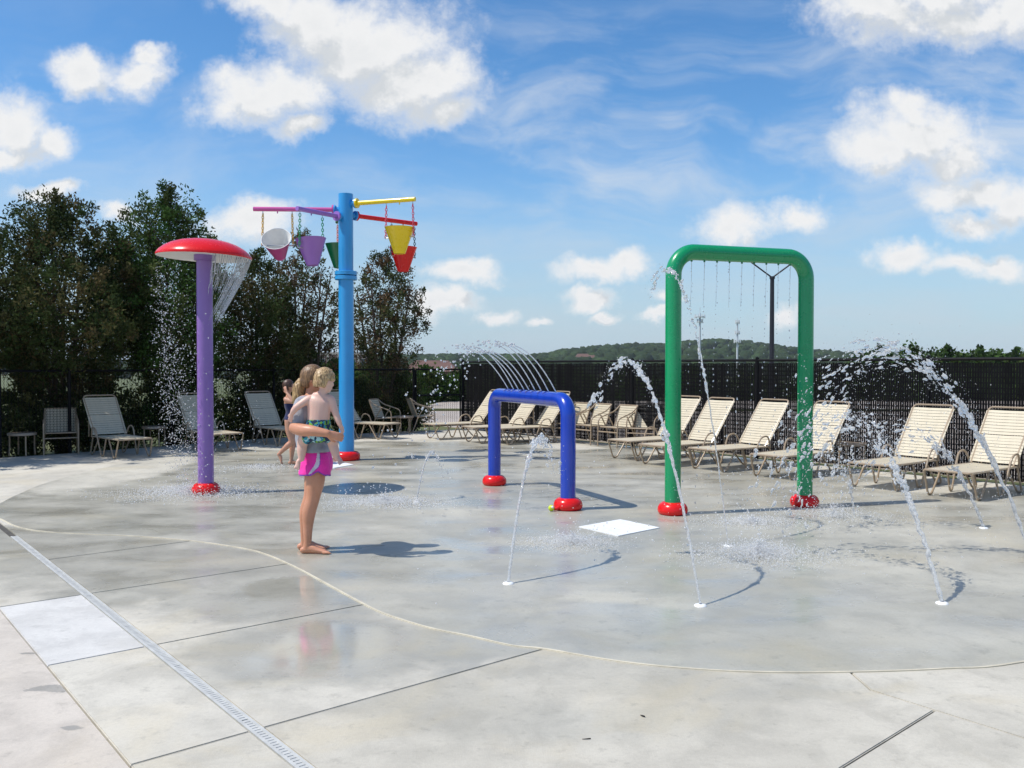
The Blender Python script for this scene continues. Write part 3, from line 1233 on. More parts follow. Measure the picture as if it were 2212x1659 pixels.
# ------------------------------------------------------------------ pool furniture
W2 = 0.31          # half width of a lounger
SEAT_L, SEAT_Z = 1.25, 0.36
TR = 0.0145
strap_mb = MB()
ns = 9
vs = []
for i in range(ns + 1):
    s = -1 + 2 * i / ns
    y = s * (W2 + 0.016)
    edge = max(0, (abs(s) - 0.93) / 0.07)
    z = -0.010 * (1 - s * s) - edge * 0.016 + 0.0185
    for (xx, zz) in ((-0.0225, 0), (-0.0225, -0.004), (0.0225, -0.004), (0.0225, 0)):
        vs.append((xx, y, z + zz))
fs = []
for i in range(ns):
    o, q = 4 * i, 4 * i + 4
    for j in range(4):
        fs.append((o + j, o + (j + 1) % 4, q + (j + 1) % 4, q + j))
fs += [(0, 1, 2, 3), (4 * ns + 3, 4 * ns + 2, 4 * ns + 1, 4 * ns)]
strap_mb.add(vs, fs)
STRAP = strap_mb.mesh('strap', M['strap'], False)


def make_lounger(back_deg=53):
    """origin on the ground under the middle of the foot end; +x runs to the back"""
    t = thing('lounger', '', 'lounger')
    z = SEAT_Z
    # seat frame: U closed at the foot end
    mb = MB()
    mb.tube(fillet([(SEAT_L + 0.06, -W2, z), (0, -W2, z), (0, W2, z), (SEAT_L + 0.06, W2, z)], 0.07, 6), TR, 8)
    mb.tube([(SEAT_L + 0.03, -W2, z - 0.002), (SEAT_L + 0.03, W2, z - 0.002)], TR * 0.9, 8)
    mb.build('seat_frame', M['frame'], t)
    ca, sa = math.cos(math.radians(back_deg)), math.sin(math.radians(back_deg))
    BL = 0.96
    bx = SEAT_L - 0.02
    back = lambda s, y, o=0.0: Vector((bx + ca * s - sa * o, y, z + 0.01 + sa * s + ca * o))
    mb = MB()
    mb.tube(fillet([back(0, -W2 + 0.03), back(BL, -W2 + 0.005), back(BL, W2 - 0.005), back(0, W2 - 0.03)], 0.075, 6), TR, 8)
    mb.build('back_frame', M['frame'], t)
    for s in (-1, 1):
        y = s * (W2 + 0.012)
        mb = MB()
        mb.tube(fillet([(0.02, y - s * 0.01, z - 0.01), (0.15, y, 0.016), (0.235, y, 0.016), (0.47, y - s * 0.01, z - 0.02)], 0.09, 6), TR, 8)
        mb.build('front_leg', M['frame'], t)
        mb = MB()
        mb.tube(fillet([(0.62, y - s * 0.01, z - 0.015), (0.73, y, 0.016), (0.80, y + s * 0.01, 0.016), (1.02, y + s * 0.035, 0.53), (1.20, y + s * 0.035, 0.555), (1.31, y, z - 0.01)], [0, 0.06, 0.06, 0.09, 0.07, 0], 6), TR, 8)
        mb.build('arm_leg', M['frame'], t)
        mb = MB()
        mb.tube(fillet([(SEAT_L + 0.05, y - s * 0.02, z - 0.01), (SEAT_L + 0.19, y - s * 0.02, 0.016), (SEAT_L + 0.06, y - s * 0.02, 0.016), (1.0, y - s * 0.02, z - 0.02)], 0.05, 5), TR, 8)
        mb.build('rear_leg', M['frame'], t)
        mb = MB()
        mb.tube([back(0.5, s * (W2 - 0.02), -0.01), (SEAT_L + 0.30, s * (W2 - 0.02), z - 0.02)], TR * 0.7, 6)
        mb.build('back_prop', M['frame'], t)
    # straps
    n = 24
    rr = random.Random(3)
    for i in range(n):
        x = 0.05 + i * (SEAT_L - 0.075) / (n - 1)
        link('strap', STRAP, t, Matrix.Translation((x, 0, z + rr.uniform(-0.001, 0.001))))
    nb_ = 17
    my = Matrix.Rotation(-math.radians(back_deg), 4, 'Y')
    for i in range(nb_):
        s = 0.05 + i * (BL - 0.135) / (nb_ - 1)
        if i in (7, 8):
            s += rr.uniform(-0.006, 0.006)
        p = back(s, 0)
        link('strap', STRAP, t, Matrix.Translation(p) @ my)
    return t


def aim(t, corner_px, ang, label, group, corner=(0, 1), z=SEAT_Z):
    """put the lounger with its foot-left (or other) corner on a pixel at seat height; ang: heading of the back"""
    p = G(*corner_px, z + 0.02)
    a_ = math.radians(ang)
    ax = Vector((math.cos(a_), math.sin(a_), 0))
    ay = Vector((-ax.y, ax.x, 0))
    o = p - ax * corner[0] - ay * (corner[1] * (W2 + 0.01))
    t.location = (o.x, o.y, 0.002)
    t.rotation_euler = (0, 0, a_)
    tag(t, label, 'lounger', group)


proto = make_lounger()
GR, GL = 'cream strap loungers along the slatted fence', 'strap loungers in the tree shade'
first = True
for (px, ang, lab, gr) in (((1993, 1011), 36, 'cream strap lounger at the far right edge, nearest the camera', GR),
                           ((1830, 996), 36, 'cream strap lounger second from the right edge, right of the side table', GR),
                           ((1618, 978), 36, 'cream strap lounger partly behind the right leg of the green arch', GR),
                           ((1484, 965), 36, 'cream strap lounger framed in the middle of the green arch opening', GR),
                           ((1377, 957), 36, 'cream strap lounger just inside the left leg of the green arch', GR),
                           ((1311, 947), 35, 'cream strap lounger with its back behind the left green arch leg', GR),
                           ((1053, 921), 30, 'cream strap lounger with its back framed by the blue arch at right', GR),
                           ((996, 919), 28, 'cream strap lounger seen behind the left post of the blue arch', GR),
                           ((913, 913), 26, 'far cream strap lounger left of the blue arch, beside the gate', GR)):
    t = proto if first else copy_tree(proto)
    first = False
    aim(t, px, ang + R.uniform(-2.5, 2.5), lab, gr, (0, 1))
for (px, ang, lab) in (((201, 941), 135, 'shaded strap lounger beside the far left chair'),
                       ((405, 930), 133, 'shaded strap lounger behind the purple mushroom post'),
                       ((551, 921), 132, 'shaded strap lounger behind the running child'),
                       ((742, 912), 150, 'shaded strap lounger right behind the light blue tower post')):
    aim(copy_tree(proto), px, ang, lab, GL, (SEAT_L, 1))

# arm chairs
CW = 0.27
cs_mb = MB()
cs_mb.v = [(x, y * (CW + 0.013) / (W2 + 0.016), z) for (x, y, z) in strap_mb.v]
cs_mb.f = list(strap_mb.f)
cs_mb.m = list(strap_mb.m)
CSTRAP = cs_mb.mesh('strap', M['strap'], False)


def make_chair():
    """origin under the seat; the chair faces -x, its back is at +x"""
    t = thing('arm_chair', '', 'chair')
    for s in (-1, 1):
        y = s * CW
        mb = MB()
        mb.tube(fillet([(-0.27, y + s * 0.03, 0.012), (-0.25, y + s * 0.03, 0.60), (-0.08, y + s * 0.03, 0.66), (0.20, y + s * 0.012, 0.74), (0.36, y, 0.88)], [0, 0.13, 0.1, 0.15, 0], 6), TR, 8)
        mb.build('arm_leg', M['frame'], t)
        mb = MB()
        mb.tube(fillet([(0.33, y + s * 0.015, 0.012), (0.17, y + s * 0.015, 0.42), (0.02, y + s * 0.02, 0.66)], 0.12, 6), TR, 8)
        mb.build('rear_leg', M['frame'], t)
    mb = MB()
    mb.tube(fillet([(0.20, -CW, 0.40), (-0.24, -CW, 0.43), (-0.24, CW, 0.43), (0.20, CW, 0.40)], 0.05, 5), TR, 8)
    mb.build('seat_frame', M['frame'], t)
    mb = MB()
    mb.tube(fillet([(0.18, -CW, 0.40), (0.36, -CW, 0.88), (0.36, CW, 0.88), (0.18, CW, 0.40)], 0.05, 5), TR, 8)
    mb.build('back_frame', M['frame'], t)
    mb = MB()
    mb.tube([(-0.255, -CW - 0.028, 0.33), (-0.255, CW + 0.028, 0.33)], TR * 0.85, 8)
    mb.build('stretcher', M['frame'], t)
    for i in range(8):
        link('strap', CSTRAP, t, Matrix.Translation((-0.205 + i * 0.052, 0, 0.426 - i * 0.0035)))
    bd = math.atan2(0.48, 0.18)
    my = Matrix.Rotation(-bd, 4, 'Y')
    for i in range(9):
        s = 0.05 + i * 0.0525
        link('strap', CSTRAP, t, Matrix.Translation((0.18 + math.cos(bd) * s, 0, 0.40 + math.sin(bd) * s)) @ my)
    return t


def put_chair(t, px, ang, label, group):
    p = G(*px)
    t.location = (p.x, p.y, 0.002)
    t.rotation_euler = (0, 0, math.radians(ang))
    tag(t, label, 'chair', group)


pc_ = make_chair()
GCR, GCL = 'cream strap armchairs by the slatted fence', 'strap armchairs in the shade'
put_chair(pc_, (1234, 956), 34, 'cream strap armchair half hidden by the right post of the blue arch', GCR)
put_chair(copy_tree(pc_), (1277, 960), 35, 'cream strap armchair second right of the blue arch', GCR)
put_chair(copy_tree(pc_), (1332, 966), 36, 'cream strap armchair third right of the blue arch', GCR)
put_chair(copy_tree(pc_), (1392, 969), 62, 'cream strap armchair turned to the camera left of the green arch', GCR)
put_chair(copy_tree(pc_), (132, 981), 118, 'shaded strap armchair at the far left by the fence', GCL)
put_chair(copy_tree(pc_), (835, 938), 165, 'shaded strap armchair left of the pair by the gate', GCL)
put_chair(copy_tree(pc_), (912, 933), 200, 'shaded strap armchair right of the pair, against the pale lot', GCL)


def make_table(r=0.25, h=0.45):
    t = thing('side_table', '', 'table')
    mb = MB()
    mb.lathe([(0.001, h), (r - 0.02, h), (r, h - 0.004), (r + 0.004, h - 0.014), (r + 0.004, h - 0.05), (r - 0.012, h - 0.055), (r - 0.02, h - 0.03), (0.001, h - 0.03)], 32)
    mb.build('top', M['table'], t)
    for k in range(4):
        w = math.pi / 4 + k * math.pi / 2
        mb = MB()
        c, s = math.cos(w), math.sin(w)
        mb.tube(fillet([(c * (r - 0.03), s * (r - 0.03), h - 0.04), (c * (r - 0.035), s * (r - 0.035), 0.2), (c * (r - 0.02), s * (r - 0.02), 0.012)], 0.1, 4), 0.015, 8)
        mb.build('leg', M['frame'], t)
    return t


pt = make_table()
for k, (px, lab) in enumerate((((1840, 1013), 'brown round side table between two cream loungers behind the water'),
                               ((48, 985), 'shaded round side table at the left picture edge'),
                               ((334, 966), 'shaded round side table left of the falling mushroom water'),
                               ((872, 936), 'shaded round side table between the two chairs by the gate'))):
    t = pt if k == 0 else copy_tree(pt)
    p = G(*px)
    t.location = (p.x, p.y, 0.002)
    tag(t, lab, 'table', 'round side tables')
# ------------------------------------------------------------------ vegetation
def leaf_mat(name, trans=0.25):
    m, t, b = new_mat(name)
    at = t.node('ShaderNodeAttribute')
    at.attribute_name = 'tint'
    p = pos(t)
    f = t.noise(p, 30, 3, 0.6)
    c = t.mix(t.smooth(f, 0.3, 0.7), at.outputs['Color'], t.mix(1.0, at.outputs['Color'], (0.72, 0.74, 0.6, 1), 'MULTIPLY'))
    t.l.new(c, b.inputs['Base Color'])
    b.inputs['Roughness'].default_value = 0.75
    b.inputs['Specular IOR Level'].default_value = 0.08
    tr = t.node('ShaderNodeBsdfTranslucent')
    t.l.new(c, tr.inputs['Color'])
    mx = t.node('ShaderNodeMixShader')
    mx.inputs[0].default_value = trans
    t.l.new(b.outputs[0], mx.inputs[1])
    t.l.new(tr.outputs[0], mx.inputs[2])
    out = [n for n in t.n if n.type == 'OUTPUT_MATERIAL'][0]
    t.l.new(mx.outputs[0], out.inputs[0])
    return m


M['leaf'] = leaf_mat('foliage')
M['bark'] = paint('bark', (0.085, 0.06, 0.042), 0.9, 0.4, 12, bumpy=0.8)


def leaves_mesh(name, centers, radii, per, l, w, cols, rng, up=0.5):
    n = len(centers)
    cidx = np.repeat(np.arange(n), per)
    N = n * per
    off_ = rng.normal(size=(N, 3))
    off_ /= np.linalg.norm(off_, axis=1)[:, None] + 1e-9
    off_ *= (rng.random(N) ** 0.5)[:, None]
    c = centers[cidx] + off_ * radii[cidx][:, None] * np.array([1, 1, 1.15])
    d = off_ * 0.7 + rng.normal(size=(N, 3)) * 0.8
    d[:, 2] += up
    d /= np.linalg.norm(d, axis=1)[:, None] + 1e-9
    s = np.cross(d, rng.normal(size=(N, 3)))
    s /= np.linalg.norm(s, axis=1)[:, None] + 1e-9
    ll = (l * rng.uniform(0.6, 1.4, N))[:, None]
    ww = (w * rng.uniform(0.6, 1.3, N))[:, None]
    V = np.stack([c - d * ll / 2, c + s * ww / 2 - d * ll * 0.08, c + d * ll / 2, c - s * ww / 2 - d * ll * 0.08], 1).reshape(-1, 3)
    me = bpy.data.meshes.new(name)
    me.vertices.add(N * 4)
    me.vertices.foreach_set('co', V.ravel())
    me.loops.add(N * 4)
    me.loops.foreach_set('vertex_index', np.arange(N * 4))
    me.polygons.add(N)
    me.polygons.foreach_set('loop_start', np.arange(0, N * 4, 4))
    me.polygons.foreach_set('loop_total', np.full(N, 4))
    me.update()
    cols = np.array(cols)
    pick = rng.integers(0, len(cols), n)
    base = cols[pick][cidx] * rng.uniform(0.65, 1.35, N)[:, None]
    rgba = np.ones((N * 4, 4))
    rgba[:, :3] = np.repeat(base, 4, axis=0)
    ca = me.color_attributes.new('tint', 'FLOAT_COLOR', 'POINT')
    ca.data.foreach_set('color', rgba.ravel())
    me.materials.append(M['leaf'])
    return me


def tree(name, label, cat, base, h, prof, seed, cols, nclus=380, per=34, l=0.10, w=0.045, crad=0.26, stems=3, spread=0.35, group=None, limbs=46, trunk_r=0.07, inner=0.25, up=0.5):
    rng = np.random.default_rng(seed)
    bz = ground_h(base[0], base[1])
    t = thing(name, label, cat, (base[0], base[1], bz), 0, group)
    pz = np.array([p[0] for p in prof]) * h
    pr = np.array([p[1] for p in prof])
    ph = rng.uniform(0, 6.28, 5)

    def rad(z, a):
        k = 1 + 0.22 * math.sin(2 * a + ph[0] + z) + 0.16 * math.sin(3 * a + ph[1] - 1.3 * z) + 0.14 * math.sin(5 * a + ph[2] + 2.2 * z)
        return np.interp(z, pz, pr) * max(0.35, k)
    # volume weighted heights
    zz = np.linspace(pz[0], pz[-1], 60)
    wgt = np.interp(zz, pz, pr) ** 1.6 + 0.01
    wgt /= wgt.sum()
    C_, rr = [], []
    for _ in range(nclus):
        z = rng.choice(zz, p=wgt) + rng.uniform(-0.05, 0.05) * h * 0.3
        a = rng.uniform(0, 2 * math.pi)
        r = rad(z, a) * (inner + (1 - inner) * rng.random() ** 0.6)
        C_.append((r * math.cos(a), r * math.sin(a), z))
        rr.append(crad * rng.uniform(0.55, 1.25))
    # a few wisps sticking out of the outline
    for _ in range(nclus // 9):
        z = rng.choice(zz, p=wgt)
        a = rng.uniform(0, 2 * math.pi)
        r = rad(z, a) * rng.uniform(1.0, 1.16)
        C_.append((r * math.cos(a), r * math.sin(a), z + 0.1))
        rr.append(crad * 0.5)
    for k in range(10):
        C_.append((rng.normal() * 0.08, rng.normal() * 0.08, h * (1 - 0.012 * k)))
        rr.append(crad * 0.45)
    C_, rr = np.array(C_), np.array(rr)
    mb = MB()
    tops = []
    for k in range(stems):
        a = 2 * math.pi * k / stems + rng.uniform(0, 1)
        sp = spread * rng.uniform(0.6, 1.2) if stems > 1 else 0.04
        path = []
        for i in range(9):
            s = i / 8
            path.append(Vector((math.cos(a) * (0.06 + sp * s ** 1.2) + 0.05 * math.sin(5 * s + k), math.sin(a) * (0.06 + sp * s ** 1.2) + 0.05 * math.cos(4 * s + 2 * k), -0.15 + (h * 0.8 + 0.15) * s)))
        mb.tube(path, [trunk_r * (1 - 0.85 * i / 8) + 0.008 for i in range(9)], 7)
        tops.append(path)
    for k in range(min(limbs, nclus)):
        c = Vector(C_[k])
        path = tops[k % stems]
        zs = max(0.15, c.z - rng.uniform(0.25, 0.9) * (0.4 + 0.14 * h))
        i = min(7, max(0, int((zs + 0.15) / (h * 0.8 + 0.15) * 8)))
        s0 = path[i].lerp(path[i + 1], 0.4)
        m1 = s0.lerp(c, 0.5) + Vector((rng.normal() * 0.06, rng.normal() * 0.06, -0.05))
        mb.tube([s0, m1, c], [trunk_r * 0.32, trunk_r * 0.2, 0.006], 5, caps=False)
    mb.build('trunk', M['bark'], t)
    me = leaves_mesh('crown', C_, rr, per, l, w, cols, rng, up)
    link('crown', me, t)
    return t


DARK = [(0.060, 0.080, 0.028), (0.075, 0.088, 0.032), (0.105, 0.098, 0.040), (0.115, 0.09, 0.042), (0.045, 0.065, 0.024), (0.055, 0.085, 0.028)]
GREEN = [(0.055, 0.115, 0.028), (0.075, 0.14, 0.035), (0.05, 0.085, 0.026), (0.10, 0.125, 0.042)]
BROWN = [(0.095, 0.10, 0.042), (0.15, 0.105, 0.06), (0.175, 0.11, 0.065), (0.085, 0.105, 0.045), (0.065, 0.08, 0.034)]
GT = 'dark cedar trees behind the chain link fence'
CED = dict(l=0.078, w=0.038, crad=0.27, group=GT)
tree('cedar_tree', 'large dark cedar at the left picture edge, cut by the frame', 'tree', (-11.5, 15.9), 5.0, [(0.06, 0.7), (0.25, 0.9), (0.42, 2.2), (0.55, 2.4), (0.75, 2.0), (0.92, 1.1), (1.0, 0.3)], 1, DARK, 850, 70, stems=4, spread=0.8, limbs=60, **CED)
tree('cedar_tree', 'broad dark cedar with rounded top behind the far left chairs', 'tree', (-9.45, 18.55), 5.35, [(0.04, 0.65), (0.24, 0.75), (0.42, 1.75), (0.52, 2.0), (0.66, 1.75), (0.82, 1.2), (0.93, 0.75), (1.0, 0.3)], 2, DARK, 850, 74, stems=4, spread=0.6, limbs=60, **CED)
tree('cedar_tree', 'tallest, greener cedar with a pointed top behind the red mushroom cap', 'tree', (-7.65, 19.8), 5.9, [(0.04, 0.6), (0.24, 0.7), (0.38, 1.3), (0.5, 1.45), (0.7, 1.3), (0.84, 0.85), (0.93, 0.4), (1.0, 0.15)], 3, GREEN + DARK[:2], 720, 74, stems=3, spread=0.4, limbs=55, **CED)
tree('cedar_tree', 'lower dark cedar between the mushroom cap and the hanging buckets', 'tree', (-6.2, 21.6), 4.65, [(0.04, 0.5), (0.3, 0.65), (0.45, 1.05), (0.6, 1.1), (0.8, 0.8), (1.0, 0.2)], 4, DARK, 380, 70, stems=3, spread=0.4, **CED)
CED['crad'] = 0.22
tree('cedar_tree', 'sparse brownish cedar with bare stems left of the blue tower post', 'tree', (-5.3, 22.4), 5.15, [(0.05, 0.5), (0.2, 0.62), (0.42, 0.92), (0.6, 0.98), (0.78, 0.8), (0.92, 0.42), (1.0, 0.15)], 5, BROWN, 290, 52, stems=5, spread=0.6, limbs=90, trunk_r=0.05, **CED)
tree('cedar_tree', 'brown cedar leaning right of the blue tower post', 'tree', (-3.5, 24.4), 4.95, [(0.05, 0.5), (0.18, 0.6), (0.4, 0.8), (0.58, 1.0), (0.72, 1.02), (0.9, 0.55), (1.0, 0.18)], 16, BROWN, 330, 54, stems=5, spread=0.7, limbs=90, trunk_r=0.05, **CED)

SHR = [(0.07, 0.10, 0.028), (0.11, 0.14, 0.04), (0.16, 0.155, 0.055), (0.055, 0.08, 0.024)]
GS = 'shrubs behind the chain link fence'
for k, (x, y, h, r, lab) in enumerate(((-11.4, 15.6, 1.3, 1.0, 'low dark shrub behind the fence at the left picture edge'),
                                       (-10.2, 18.0, 1.3, 0.9, 'low shrub behind the far left side table'),
                                       (-8.8, 19.3, 1.5, 0.9, 'low shrub behind the fence between far left chair and lounger'),
                                       (-7.5, 20.7, 1.7, 1.0, 'leafy shrub behind the falling mushroom water'),
                                       (-6.4, 22.1, 1.5, 0.9, 'leafy shrub behind the purple post'),
                                       (-5.4, 22.9, 2.5, 0.75, 'dark bush under the sparse cedar left of the tower'),
                                       (-4.1, 23.6, 1.5, 0.8, 'dark bush right behind the blue tower post'),
                                       (-3.0, 24.6, 1.6, 0.7, 'dark bush at the foot of the leaning cedar'))):
    tree('shrub', lab, 'shrub', (x, y), h, [(0.05, r * 0.8), (0.4, r), (0.75, r * 0.75), (1.0, r * 0.2)], 40 + k, SHR if k not in (5, 6) else DARK, 150, 44, 0.085, 0.045, 0.24, 3, 0.25, GS, 16, 0.02, inner=0.1)
# green bushes at the far side of the lot
FB = [(0.05, 0.10, 0.022), (0.07, 0.13, 0.03), (0.045, 0.08, 0.02), (0.09, 0.12, 0.035)]
spots = [(-7.6, 38, 2.0, 1.7), (-6.2, 41, 1.9, 1.8), (-4.4, 45.5, 1.75, 1.6), (-2.3, 47.3, 1.7, 1.7), (0.3, 47.5, 1.55, 1.6), (3.2, 47.8, 1.5, 1.7), (6.4, 48, 1.5, 1.8), (9.8, 48, 1.6, 1.8), (13.4, 48.2, 1.5, 1.9), (17.2, 48.2, 1.55, 1.9), (21, 48.2, 1.5, 1.9), (24.8, 48.2, 1.5, 1.9), (28.5, 48.2, 1.5, 1.9)]
for k, (x, y, h, r) in enumerate(spots):
    lab = ('green bush beyond the gate, leftmost beside the leaning cedar', 'green bush seen through the gate, second from the left', 'green bush at the lot edge just left of the slatted fence', 'green bush at the lot edge behind the first slats')[k] if k < 4 else 'green bush across the lot, glimpsed through the slatted fence'
    tree('bush', lab, 'bush', (x, y), h, [(0.03, r * 0.9), (0.4, r), (0.75, r * 0.75), (1.0, r * 0.25)], 70 + k, FB, 130, 26, 0.2, 0.12, 0.42, 3, 0.5, 'green bushes along the far side of the lot' if k < 4 else 'bushes seen through the slats', 10, 0.02, inner=0.1)

# trees beyond the lot at right, tops over the fence
RT = [(0.050, 0.100, 0.022), (0.065, 0.12, 0.03), (0.04, 0.075, 0.02), (0.08, 0.12, 0.035)]
for k, (px, top, d, r, lab) in enumerate(((1862, 765, 118, 3.0, 'low green treetop over the fence just right of the green arch'),
                                          (1898, 751, 112, 2.2, 'dark pointed treetop over the slatted fence right of the green arch'),
                                          (1968, 751, 105, 3.0, 'round green treetop left of the fence post'),
                                          (2046, 750, 110, 3.4, 'broad green treetop right of the tall fence post'),
                                          (2118, 751, 108, 4.4, 'wide double green treetop near the right picture edge'),
                                          (2196, 754, 112, 3.4, 'green treetop cut by the right picture edge'))):
    p = AT(px, top, d)
    g = ground_h(p.x, p.y)
    h = p.z - g
    tree('far_tree', lab, 'tree', (p.x, p.y), h, [(0.25, r * 0.7), (0.5, r), (0.75, r * 0.85), (0.92, r * 0.5), (1.0, r * 0.12)], 90 + k, RT, 260, 26, 0.5, 0.32, 0.8, 1, 0.2, 'treetops beyond the slatted fence', 20, 0.16, inner=0.2)

# ------------------------------------------------------------------ wooded hills
SKY = [(-900, 776), (-300, 775), (300, 775), (880, 772), (1040, 770), (1120, 772), (1180, 768), (1230, 759), (1300, 752), (1370, 748), (1440, 747), (1500, 740), (1560, 738), (1620, 744), (1680, 752), (1740, 759), (1830, 766), (1940, 765), (2020, 767), (2120, 770), (2212, 770), (2600, 768), (3200, 774)]
sx = np.array([q[0] for q in SKY])
sy = np.array([q[1] for q in SKY])


def hill_h(X, Y):
    px = 1106 + X / Y * FPX
    top = H_CAM + (790 - np.interp(px, sx, sy)) / FPX * 1200 - 9.0
    k = np.clip((Y - 620) / 580.0, 0, 1)
    k = k * k * (3 - 2 * k)
    return -8.3 + (top + 8.3) * k


mb = MB()
nx, ny = 90, 14
Ys = np.linspace(560, 1500, ny)
vs = []
for j, Y in enumerate(Ys):
    for i in range(nx):
        u = -1.15 + 2.4 * i / (nx - 1)
        X = u * Y
        vs.append((X, Y, float(hill_h(X, min(Y, 1200))) - (0 if Y <= 1200 else (Y - 1200) * 0.05)))
fs = [(j * nx + i, j * nx + i + 1, (j + 1) * nx + i + 1, (j + 1) * nx + i) for j in range(ny - 1) for i in range(nx - 1)]
mb.add(vs, fs)
structure(mb.build('hill', M['grass'], sharp=0))


def canopy_mat():
    m, t, b = new_mat('far_canopy')
    at = t.node('ShaderNodeAttribute')
    at.attribute_name = 'tint'
    p = pos(t)
    f = t.noise(p, 0.45, 5, 0.7)
    c = t.mix(t.smooth(f, 0.35, 0.68), t.mix(1.0, at.outputs['Color'], (0.55, 0.6, 0.55, 1), 'MULTIPLY'), at.outputs['Color'])
    t.l.new(c, b.inputs['Base Color'])
    b.inputs['Roughness'].default_value = 0.9
    b.inputs['Specular IOR Level'].default_value = 0.1
    bump(t, b, f, 1.0, 2.0)
    return m


M['canopy'] = canopy_mat()
rng = np.random.default_rng(11)
V0, F0_ = ICO[2]
V0 = np.array(V0)
F0_ = np.array(F0_)
allv, allf, allc = [], [], []
cnt = 0
for k in range(3600):
    Y = rng.uniform(650, 1215) if k % 3 else rng.uniform(1120, 1215)
    u = rng.uniform(-1.0, 1.05) if k % 4 == 0 else rng.uniform(-0.2, 0.62)
    X = u * Y
    z = float(hill_h(X, Y))
    r = rng.uniform(4.0, 8.0)
    sh = V0 * (1 + 0.28 * (rng.random(len(V0))[:, None] - 0.5) * 2)
    vv = sh * r * np.array([1, 1, 0.9]) + np.array([X, Y, z + r * 0.75])
    allv.append(vv)
    allf.append(F0_ + cnt)
    cnt += len(V0)
    c = np.array([(0.04, 0.066, 0.024), (0.05, 0.082, 0.03), (0.03, 0.052, 0.02)][rng.integers(0, 3)]) * rng.uniform(0.8, 1.25)
    allc.append(np.tile(np.append(c, 1), (len(V0), 1)))
me = bpy.data.meshes.new('wooded_hillside')
Va, Fa = np.concatenate(allv), np.concatenate(allf)
me.vertices.add(len(Va))
me.vertices.foreach_set('co', Va.ravel())
me.loops.add(len(Fa) * 3)
me.loops.foreach_set('vertex_index', Fa.ravel())
me.polygons.add(len(Fa))
me.polygons.foreach_set('loop_start', np.arange(0, len(Fa) * 3, 3))
me.polygons.foreach_set('loop_total', np.full(len(Fa), 3))
me.update()
ca = me.color_attributes.new('tint', 'FLOAT_COLOR', 'POINT')
ca.data.foreach_set('color', np.concatenate(allc).ravel())
me.materials.append(M['canopy'])
o = stuff(link('wooded_hillside', me))
tag(o, 'dense dark green woods covering the distant hill', 'forest')

# ------------------------------------------------------------------ buildings far off
def brick_mat(name, a, b2):
    m, t, b = new_mat(name)
    p = obj_co(t)
    x, y, z = t.sep(p)
    br = t.node('ShaderNodeTexBrick')
    br.inputs['Scale'].default_value = 1.6
    br.inputs['Color1'].default_value = (*a, 1)
    br.inputs['Color2'].default_value = (*b2, 1)
    br.inputs['Mortar'].default_value = (0.35, 0.30, 0.26, 1)
    t.l.new(t.comb(t.math('ADD', x, y), z, 0.0), br.inputs['Vector'])
    t.l.new(br.outputs[0], b.inputs['Base Color'])
    b.inputs['Roughness'].default_value = 0.9
    return m


M['brick'] = brick_mat('red_brick', (0.26, 0.11, 0.075), (0.20, 0.085, 0.06))
M['roof'] = paint('brown_roof', (0.14, 0.075, 0.058), 0.85, 0.2, 0.6)
M['stone'] = paint('pale_stone', (0.52, 0.45, 0.38), 0.8, 0.12, 1.0)
M['glass'] = paint('window_glass', (0.03, 0.04, 0.05), 0.1, 0.2, 1.0)


def building(name, label, px0, px1, top, d, depth, roof_h, cols_n=6, floors=3, stone=True, lot=None):
    a, b_ = AT(px0, top, d), AT(px1, top, d)
    g = ground_h(a.x, d) - 0.3
    w = b_.x - a.x
    H = a.z - g - roof_h
    t = thing(name, label, 'building', ((a.x + b_.x) / 2, d, g))
    mb = MB()
    mb.box((0, depth / 2, H / 2), (w, depth, H))
    mb.build('wall', M['brick'], t, smooth=False)
    mb = MB()
    if roof_h > 1.5:
        e = 0.5
        z = H
        vs = [(-w / 2 - e, -e, z), (w / 2 + e, -e, z), (w / 2 + e, depth + e, z), (-w / 2 - e, depth + e, z), (-w / 2 + 2.0, depth / 2, z + roof_h), (w / 2 - 2.0, depth / 2, z + roof_h)]
        mb.add(vs, [(0, 1, 5, 4), (1, 2, 5), (2, 3, 4, 5), (3, 0, 4), (3, 2, 1, 0)])
    else:
        mb.box((0, depth / 2, H + roof_h / 2), (w + 0.5, depth + 0.5, roof_h))
    mb.build('roof', M['roof'] if roof_h > 1.5 else M['stone'], t, smooth=False)
    fh = H / floors
    for i in range(cols_n):
        x = -w / 2 + w * (i + 0.5) / cols_n
        if stone:
            mb = MB()
            mb.box((x - w / cols_n / 2 + 0.3, -0.12, H / 2), (0.5, 0.3, H - 0.01))
            mb.build('column', M['stone'], t, smooth=False)
        for k in range(floors):
            f_ = MB()
            f_.box((x + 0.25, -0.04, fh * (k + 0.5)), (w / cols_n * 0.5, 0.16, fh * 0.55))
            wn = f_.build('window', M['stone'], t, smooth=False)
            f_ = MB()
            f_.box((x + 0.25, -0.13, fh * (k + 0.5)), (w / cols_n * 0.5 - 0.24, 0.04, fh * 0.55 - 0.24))
            f_.build('pane', M['glass'], wn, smooth=False)
    return t


building('brick_building', 'far red brick building with pale columns behind the blue tower post', 640, 794, 761, 230, 14, 0.6, 7, 3)
building('low_brick_building', 'long low brown roofed building far beyond the gate', 868, 985, 778, 170, 14, 2.2, 6, 2, False)
building('hill_house', 'small brown house among the trees on the distant hill', 1244, 1287, 764, 860, 12, 4.0, 4, 2, False)

